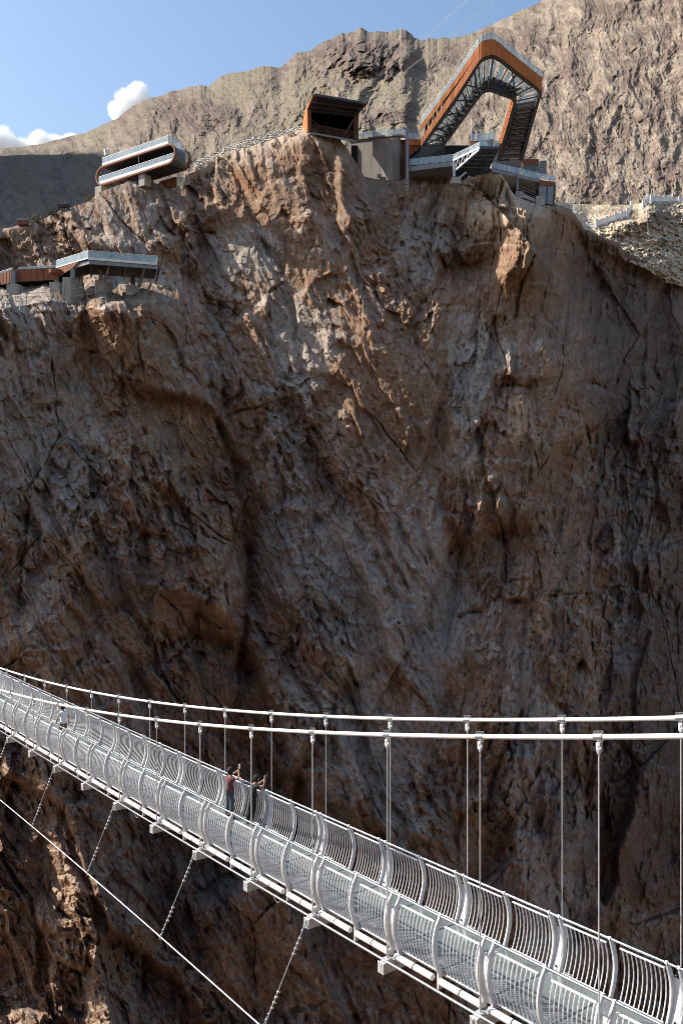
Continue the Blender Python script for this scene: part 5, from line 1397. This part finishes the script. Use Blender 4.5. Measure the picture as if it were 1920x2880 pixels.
m = MB(); m.strip([p + Vector((-0.05, -0.1, 0.05)) for p in E[4:6]], [p + Vector((-0.05, -0.1, -0.16)) for p in E[4:6]], (0.08, 0.1, 0)); m.build('white_band', M_WHITE, cp)
m = MB(); m.strip([p + Vector((0, -0.1, -0.05)) for p in E[:5]], [p + Vector((0, -0.1, -2.1)) for p in E[:5]], (0, 0.15, 0))
fm = m
m = MB(); q = [E[4] + Vector((0, -0.1, -0.18)), E[4].lerp(E[5], 0.72) + Vector((0, -0.1, -0.18)), E[4].lerp(E[5], 0.5) + Vector((0, -0.1, -1.0)), E[4] + Vector((0, -0.1, -1.9))]
m.prism(q, (0, 0.15, 0)); m.build('fascia', M_CORTEND, cp)
for s0, s1, n in ((1, 2, 4), (2, 3, 4), (3, 4, 7)):
    for i in range(n): p = E[s0].lerp(E[s1], i / n) + Vector((0, -0.14, 0)); fm.beam(p - U * 0.05, p - U * 2.1, 0.045, 0.03)
fm.build('fascia', M_CORTEND, cp)
glass_rail(cp, [E[4].lerp(E[5], i / 6) + Vector((-0.02, -0.02, 0.03)) for i in range(7)], 1.12, 20, M_WHITE)
glass_rail(cp, [E[5].lerp(E[7], i / 10) + Vector((0.02, -0.05, 0.06)) for i in range(11)], 1.12, 2)
glass_rail(cp, [E[7].lerp(E[7] + Vector((-2.5, 8, 0)), i / 4) + U * 0.06 for i in range(5)], 1.12, 2)
glass_rail(cp, [E[1].lerp(E[3], i / 4) for i in range(5)], 0.35, 20, M_WHITE)
glass_rail(cp, [E[3].lerp(E[4], i / 6) + Vector((0.5, 1.5, 0)) for i in range(7)], 0.8, 3)
for x, y0, y1, w_, Z, mm in ((125, 338, 445, 0.75, 156.6, M_STEELG), (518, 345, 432, 0.65, 156, M_STEELG), (670, 318, 390, 0.7, 152.8, M_STEELG), (925, 325, 420, 0.6, 155.5, M_STEELG), (1222, 380, 515, 0.7, 157, M_STEEL), (280, 390, 520, 0.7, 162, M_STEEL)):
    m = MB(); m.beam(c4(x, y0 - 4, Z), c4(x, y1 + 10, Z), w_, w_); m.build('column', mm, cp)
for x0, x1, y0, y1, Z, d_ in ((60, 158, 448, 650, 156.0, 2.2), (452, 545, 432, 600, 155.4, 2.0), (572, 648, 388, 660, 152.0, 3.4), (870, 960, 416, 540, 155.0, 2.0), (1155, 1235, 455, 520, 156.4, 1.5)):
    a_ = c4(x0, y0, Z); b_ = c4(x1, y0, Z); c_ = c4(x0, y1, Z)
    w3 = (b_ - a_); dpt = Vector((0.30, 1.0, 0)).normalized() * d_ * 1.2
    hgt = (a_.z - c_.z) + 0.6
    m = MB(); m.prism([a_, b_, b_ + dpt, a_ + dpt], (0, 0, -hgt)); m.build('pier', M_PIER, cp)
for (x0, y0), (x1, y1), Z in (((1004, 270), (962, 430), 152.5), ((1325, 300), (1280, 480), 154.5)):
    m = MB(); m.beam(c4(x0, y0, Z), c4(x1, y1, Z + 1.5), 0.38, 0.38); m.build('strut', M_STEELG, cp)
m = MB(); m.tube(c4(508, 322, 154.6), c4(508, 356, 154.6), 1.05, 14); m.build('drum', M_CORTEND, cp)
m = MB()
for i in range(5): m.beam(E[0].lerp(E[4], 0.1 + i * 0.2) + Vector((0.3, 1.2, -2.0)), E[0].lerp(E[4], 0.1 + i * 0.2) + Vector((5, 9, -2.4)), 0.25, 0.4)
m.beam(c4(140, 370, 158), c4(420, 440, 161), 0.2, 0.25); m.beam(c4(480, 370, 157), c4(250, 440, 161), 0.2, 0.25)
m.build('floor_beam', M_STEEL, cp)
m = MB(); m.strip([p + Vector((0.5, 0.5, -2.0)) for p in E[:5]], [p + Vector((-1, 9, -2.0)) for p in E[:5]], (0, 0, 0.2)); m.build('soffit', M_DARK, cp)
# makeshift pole-and-net fence under it
M_POLE = mat_plain('rusty_scaffold_pole', (0.20, 0.16, 0.13), 0.7, 0.2, 0.3, 3.0)
M_NET = mat_plain('grey_cord_net', (0.30, 0.28, 0.25), 0.9, 0, 0.2, 3.0)
fn = empty('safety_fence', c4(430, 620, 150.5), 'makeshift scaffold-pole fence with slack netting below the cliffside platform', 'fence')
for x, y0, y1 in ((18, 530, 640), (172, 480, 640), (242, 540, 670), (465, 480, 600), (590, 440, 600), (690, 470, 640), (745, 410, 560), (800, 450, 580), (880, 470, 545), (845, 420, 425)):
    m = MB(); m.tube(c4(x, y0, 150.4), c4(x + 4, y1 + 20, 150.4), 0.05, 6); m.build('pole', M_POLE, fn)
m = MB()
for p, q in (((0, 560), (440, 525)), ((440, 525), (870, 470)), ((440, 590), (820, 545)), ((60, 660), (440, 610)), ((870, 470), (1260, 520)), ((790, 480), (850, 415)), ((845, 418), (880, 470)), ((560, 455), (700, 470))):
    m.tube(c4(*p, 150.5), c4(*q, 150.5), 0.04, 5)
m.build('rail', M_POLE, fn)
m = MB()
for cx0, cy0, w0, h0 in ((165, 560, 70, 95), (315, 560, 62, 85), (505, 500, 50, 80), (820, 490, 50, 60)):
    for i in range(7):
        t = (i + 1) / 7
        m.path([c4(cx0 - w0 * t * math.cos(q), cy0 + h0 * t * math.sin(q), 150.3) for q in [math.pi * j / 12 for j in range(13)]], 0.022, 4)
    for i in range(9):
        a = math.pi * (i + 0.5) / 9; m.tube(c4(cx0 - 5 * math.cos(a), cy0 + 5 * math.sin(a), 150.3), c4(cx0 - w0 * math.cos(a), cy0 + h0 * math.sin(a), 150.3), 0.02, 4)
m.build('net', M_NET, fn)
# ------------------------------------------------------------------ stone embankment and path between lookout and station
rxs = np.arange(545, 850, 1.6)
lo_y = np.interp(rxs, [545, 550, 617, 714, 799, 850], [470, 467, 445, 404, 384, 372]); up_y = np.interp(rxs, [545, 550, 580, 641, 692, 733, 790, 850], [462, 452, 437, 410, 391, 377, 365, 352])
nr = 26; tt = np.linspace(0, 1, nr)
RX = np.repeat(rxs[None], nr, 0); RYY = up_y[None] + (lo_y - up_y)[None] * tt[:, None]
st1, sk1, sj1 = facets(RX / 6.0, RYY / 5.2, 71, 0.5, 0.3, 12)
rimz = np.interp(rxs, cxs, np.convolve(np.pad(Zd[0], 12, mode='edge'), np.ones(25) / 25, 'valid'))
RZ = rimz[None] + 15 - 5 * tt[:, None] - 0.9 * np.clip(sk1 * 3, 0, 1) + 0.5 * st1
RP = np.stack([(RX - 960) / F * RZ, RZ, (HY - RYY) / F * RZ], -1)
rc = np.array([0.44, 0.39, 0.33]) * (0.62 + 0.75 * sj1)[..., None] * (0.55 + 0.45 * np.clip(sk1 * 5, 0, 1))[..., None]
bkr = RP[0].copy(); bkr[:, 1] += 6; bkr[:, 2] -= 0.5; bkr2 = bkr.copy(); bkr2[:, 2] -= 14
o = grid_object('stone_embankment', np.concatenate([bkr2[None], bkr[None], RP], 0), M_ROCK, np.concatenate([rc[:1], rc[:1], rc], 0))
tag(o, 'long loose-stone embankment wall climbing from the lookout to the cable station', 'stone wall')
npth = 8; tp = np.linspace(0, 1, npth)
FPX = np.repeat(rxs[None], npth, 0); FPZ = rimz[None] + 10 + (-8.0) * tp[:, None] + 0.5 * fbm(FPX / 11, tp[:, None] * 3 + FPX * 0, 3, 403)
fy = lo_y[None] + (np.maximum(ridge_y(rxs) + 26, lo_y + 30) - lo_y)[None] * tp[:, None]
FP = np.stack([(FPX - 960) / F * FPZ, FPZ, (HY - fy) / F * FPZ], -1)
grid_object('path', FP, M_RUB, np.broadcast_to(np.array([0.40, 0.335, 0.265]), FP.shape) * (1 + 0.2 * fbm(FPX / 9, fy / 3, 4, 401))[..., None], kind='structure')

# ------------------------------------------------------------------ white fence, lamp post and power pole on the right slope
def hill_point(px, py):
    j = int(np.argmin(np.abs(hx - px))); i = int(np.argmin(np.abs(HYY[:, j] - py)))
    return Vector(HP[i, j])
def c5(x, y): return (1560 + x / 4.356, 520 + y / 4.356)
fpost = [(397, 460, 505), (512, 418, 518), (629, 388, 480), (744, 338, 438), (815, 325, 415), (887, 285, 395), (935, 197, 305), (1080, 178, 285), (1138, 108, 220), (1183, 117, 210), (1283, 122, 216), (1402, 130, 207), (1521, 142, 207), (1650, 150, 212), (1790, 160, 220)]
fbase = []
for x, t, b in fpost:
    px_, py_ = c5(x, b); g = hill_point(px_, py_ + 1.5); Zf = g.y - 0.6
    fbase.append((W(px_, py_ + 3, Zf), W(px_, c5(x, t)[1], Zf)))
fe = empty('boundary_fence', fbase[5][0], 'white fence with square posts and slatted panels stepping up the right slope', 'fence')
for i, (b_, t_) in enumerate(fbase):
    m = MB(); mid = (b_ + t_) / 2; hh = (t_.z - b_.z) / 2; m.box(mid, (0.24, 0, 0), (0, 0.24, 0), U * hh); m.box(t_ + U * 0.05, (0.29, 0, 0), (0, 0.29, 0), U * 0.06)
    m.build('post', M_WHITE, fe)
for i in range(len(fbase) - 1):
    if i == 6: continue
    (b0, t0), (b1, t1) = fbase[i], fbase[i + 1]
    hmin = min(t0.z - b0.z, t1.z - b1.z, 2.2)
    m = MB(); d_ = (b1 - b0); n_ = max(6, int(d_.length / 0.22))
    for j in range(1, n_):
        p = b0.lerp(b1, j / n_) + Vector((0, 0.05, 0)); m.box(p + U * (0.62 + (hmin - .75) / 2), (0.085, 0, 0), (0, 0.02, 0), U * ((hmin - .75) / 2))
    for q in (0.64, hmin - 0.18): m.beam(b0 + U * q, b1 + U * q, 0.07, 0.10)
    m.build('slatted_panel', M_WHITE, fe)
    m = MB(); m.beam(b0 + U * 0.2, b1 + U * 0.2, 0.2, 0.8); m.build('plinth', M_PIER, fe)
lpx = [(1115, 190), (1142, 596)]
g = hill_point(*c5(*lpx[1])); Zl = g.y - 0.4
lampo = empty('lamp_post', W(*c5(1142, 600), Zl), 'tall slender white lamp post on the rubble slope before the white fence', 'lamp post')
m = MB(); m.tube(W(*c5(1142, 600), Zl), W(*c5(1117, 205), Zl), 0.16, 8, 0.10); m.build('pole', M_WHITE, lampo)
m = MB(); m.box(W(*c5(1114, 195), Zl), (0.35, 0, 0), (0, 0.2, 0), U * 0.10); m.build('lamp_head', M_PALE, lampo)
pw = empty('utility_pole', W(*c5(233, 415), 232), 'grey power pole with three crossarms rising behind the shaded rim', 'utility pole')
m = MB(); m.tube(W(*c5(233, 430), 232), W(*c5(226, 210), 232), 0.16, 8, 0.12); m.build('pole', M_PALE, pw)
for y, x0, x1 in ((215, 190, 290), (300, 203, 272), (362, 222, 282)):
    m = MB(); m.beam(W(*c5(x0, y + 14), 231.8), W(*c5(x1, y - 10), 231.8), 0.16, 0.2); 
    for q in (0.1, 0.5, 0.9): m.tube(W(*c5(x0, y + 14), 231.8).lerp(W(*c5(x1, y - 10), 231.8), q), W(*c5(x0, y + 14), 231.8).lerp(W(*c5(x1, y - 10), 231.8), q) + U * 0.4, 0.09, 6)
    m.build('crossarm', M_PALE, pw)

# long stays that cross the sky from the mountain side
for i, ((x0, y0), (x1, y1), lab) in enumerate((((1125, 160), (1312, 0), 'upper'), ((1140, 160), (1322, -10), 'lower'), ((1150, 190), (1420, -40), 'thin faint middle'), ((1210, 190), (1500, -52), 'thin faint right'))):
    p = W(x0 - 60, y0 + (y0 - y1) * 60 / (x1 - x0), 400); q = W(x1 + 60, y1 - (y0 - y1) * 60 / (x1 - x0), 330)
    strand('sky_cable', p, q, 0.014, 0.0, '%s white cableway strand crossing the sky above the mountain notch' % lab, 'cableway strands against the sky', M_CABLE, 6)

# ------------------------------------------------------------------ small things on the left rim
def rim(px, dy=0, dz_=0): p = cliff_point(px, ridge_y(px) + 4); return p + Vector((0, dz_, dy))
M_WOOD = mat_plain('dark_timber', (0.05, 0.04, 0.035), 0.8, 0, 0.2, 3.0)
b0 = rim(180, 0.2)
t = empty('trough', b0, 'dark low timber trough on the left rim above the platform', 'trough')
m = MB(); m.box(b0 + U * 0.55, (1.05, 0.15, 0.12), (0, 0.4, 0), (0, 0, 0.26)); m.build('box', M_WOOD, t)
m = MB()
for q in (-0.8, 0.8): m.box(b0 + Vector((q, 0, 0.1)), (0.12, 0, 0), (0, 0.4, 0), U * 0.3)
m.build('support', M_WOOD, t)
b0 = rim(64, 0.1)
t = empty('shelter', b0, 'tiny flat-roofed rust-brown shelter at the far left of the rim', 'shelter')
m = MB(); m.box(b0 + U * 1.0, (1.0, 0, 0.03), (0, 0.6, 0), U * 0.07); m.build('roof', M_PALE, t)
m = MB(); m.box(b0 + U * 0.45, (0.9, 0, 0), (0, 0.6, 0), U * 0.42); m.build('wall', M_CORTEND, t)

# ------------------------------------------------------------------ shrubs
def mat_leaf(name, c):
    m = mat_plain(name, c, 0.85, 0, 0.25, 4.0, 0, 0.2); return m
LEAF = [mat_leaf('olive_leaf', (0.075, 0.082, 0.030)), mat_leaf('dry_leaf', (0.17, 0.13, 0.055)), mat_leaf('dark_leaf', (0.035, 0.042, 0.018)), mat_leaf('yellow_leaf', (0.24, 0.20, 0.05))]
M_TWIG = mat_plain('twig', (0.08, 0.06, 0.045), 0.9, 0, 0.2, 6.0)
def shrub(px, py, r, kind, label, p=None):
    p = p if p is not None else cliff_point(px, py)
    p = p + Vector((0, -0.15, 0))
    rr = random.Random(int(px * 7 + py))
    o = empty('shrub', p, label, 'shrub', 'small shrubs on the rock')
    m = MB()
    for i in range(7):
        a = rr.uniform(0, 6.28); q = p + Vector((math.cos(a) * r * 0.5, math.sin(a) * r * 0.5 - 0.1, r * rr.uniform(0.5, 1.0))); m.tube(p, q, 0.03 * r + 0.01, 4, 0.01)
    m.build('stems', M_TWIG, o)
    m = MB()
    for i in range(170):
        d = Vector((rr.gauss(0, 1), rr.gauss(0, 1), rr.gauss(0, 1))).normalized(); rad = r * rr.uniform(0.25, 1.0) ** 0.6
        c = p + Vector((d.x * rad, d.y * rad * 0.8, r * 0.55 + d.z * rad * 0.6)); s_ = r * rr.uniform(0.08, 0.17)
        x = Vector((rr.gauss(0, 1), rr.gauss(0, 1), rr.gauss(0, 1))).normalized(); y = x.orthogonal().normalized()
        m.add([c - x * s_, c + y * s_ * 0.5, c + x * s_, c - y * s_ * 0.5], [(0, 1, 2, 3)])
    m.build('foliage', LEAF[kind], o)
SHR = [(820, 385, 1.0, 0, 'green shrub on pale rock just left of the cable station'), (640, 442, 0.9, 1, 'dry tuft on the path edge midway along the stone embankment'), (620, 452, 0.7, 1, 'straw-coloured tuft at the low end of the stone embankment'),
       (700, 432, 0.7, 0, 'olive shrub below the middle of the stone embankment'), (770, 412, 0.8, 0, 'olive shrub on the broken rim halfway to the cable station'), (105, 626, 1.4, 1, 'dry reddish bush on the far left rim'), (150, 606, 1.2, 0, 'olive bush beside the dark trough on the left rim'),
       (250, 562, 0.9, 1, 'dry bush under the left end of the rounded lookout'), (216, 2306, 0.35, 3, 'yellow-green tuft on the rock rib beneath the white-shirted person'), (62, 1702, 0.9, 0, 'olive shrub on a ledge at the left above the bridge'),
       (196, 1548, 0.7, 1, 'dry shrub on a ledge left of the dark overhang'), (1318, 1186, 0.5, 2, 'dark shrub in the crack beside the grey slab'), (1271, 1562, 0.6, 2, 'dark shrub at the top of the grey diagonal slab'), (1392, 1414, 0.5, 2, 'dark shrub in the groove below the alcove'),
       (1526, 1446, 0.5, 2, 'dark shrub on the smooth buttress face'), (1585, 1560, 0.5, 2, 'dark shrub near the right edge of the buttress'), (1572, 1666, 0.7, 2, 'broad dark shrub under the buttress bulge'), (1500, 1782, 0.45, 2, 'dark shrub right of the eye-shaped ledge'),
       (1120, 1756, 0.5, 2, 'dark shrub at the foot of the brown slab'), (970, 2250, 0.8, 0, 'olive shrub on grey rock between the two middle hangers'), (1040, 2255, 0.7, 0, 'olive shrub on grey rock right of the middle hangers'), (1590, 715, 0.4, 1, 'dry tuft on the shaded right rim'),
       (1178, 505, 0.6, 1, 'dry tuft at the base of the concrete block')]
for a in SHR: shrub(*a)
for x, y, k, lab in ((1300, 725, 1, 'dry bush on the rubble slope right of the lamp post'), (25, 185, 0, 'green bush on the far left of the slope behind the rim'), (560, 215, 0, 'green bush on the bank above the white fence'), (720, 240, 0, 'round green bush on the bank left of the fence step'), (400, 215, 1, 'dry bush on the bank behind the power pole')):
    px_, py_ = c5(x, y); shrub(px_, py_, 1.5 if y > 600 else 1.1, k, lab, hill_point(px_, py_ + 4))

# ------------------------------------------------------------------ clouds
def cloud(name, blobs, D, label, dens=0.05):
    m = bpy.data.materials.new('cloud_vapour'); m.use_nodes = True; nt = m.node_tree; nt.nodes.clear()
    out = N(nt, 'ShaderNodeOutputMaterial'); pv_ = N(nt, 'ShaderNodeVolumePrincipled')
    pv_.inputs['Color'].default_value = (1, 1, 1, 1); pv_.inputs['Anisotropy'].default_value = 0.0
    c = sum((W(x, y, D) for x, y, r in blobs), Vector()) / len(blobs)
    tc = N(nt, 'ShaderNodeTexCoord'); nz = N(nt, 'ShaderNodeTexNoise'); nz.inputs['Scale'].default_value = 0.012; nz.inputs['Detail'].default_value = 7; nz.inputs['Roughness'].default_value = 0.62
    nt.links.new(tc.outputs['Object'], nz.inputs['Vector'])
    prev = None; lo = Vector((1e9,) * 3); hi = -lo
    for x, y, r in blobs:
        p = W(x, y, D) - c; R = r / F * D
        d = N(nt, 'ShaderNodeVectorMath', operation='DISTANCE'); d.inputs[1].default_value = p; nt.links.new(tc.outputs['Object'], d.inputs[0])
        f = N(nt, 'ShaderNodeMath', operation='MULTIPLY_ADD'); f.inputs[1].default_value = -1.0 / R; f.inputs[2].default_value = 1.0; nt.links.new(d.outputs['Value'], f.inputs[0])
        for i in range(3): lo[i] = min(lo[i], p[i] - R * 1.25); hi[i] = max(hi[i], p[i] + R * 1.25)
        if prev is None: prev = f
        else:
            mx = N(nt, 'ShaderNodeMath', operation='MAXIMUM'); nt.links.new(prev.outputs['Value'], mx.inputs[0]); nt.links.new(f.outputs['Value'], mx.inputs[1]); prev = mx
    a = N(nt, 'ShaderNodeMath', operation='MULTIPLY_ADD'); a.inputs[1].default_value = 1.5; nt.links.new(nz.outputs['Fac'], a.inputs[0]); nt.links.new(prev.outputs['Value'], a.inputs[2])
    mr = N(nt, 'ShaderNodeMapRange', interpolation_type='SMOOTHSTEP'); mr.inputs['From Min'].default_value = 0.84; mr.inputs['From Max'].default_value = 1.28; mr.inputs['To Max'].default_value = dens
    nt.links.new(a.outputs['Value'], mr.inputs['Value']); nt.links.new(mr.outputs['Result'], pv_.inputs['Density'])
    nt.links.new(pv_.outputs['Volume'], out.inputs['Volume'])
    b = MB(); mid = c + (lo + hi) / 2; h = (hi - lo) / 2
    b.box(mid, (h.x, 0, 0), (0, h.y, 0), (0, 0, h.z)); o = b.build(name, m, None, 0, c)
    o['kind'] = 'stuff'; tag(o, label, 'cloud')
cloud('cloud', [(385, 262, 42), (352, 285, 44), (400, 300, 46), (330, 305, 34), (350, 330, 40)], 4600, 'small white puffy cloud rising behind the sloping mountain ridge')
cloud('cloud', [(10, 400, 50), (60, 415, 42), (110, 395, 38), (150, 410, 36), (200, 402, 32), (-60, 395, 60), (230, 408, 20)], 4600, 'low white cloud bank behind the left end of the mountain ridge')
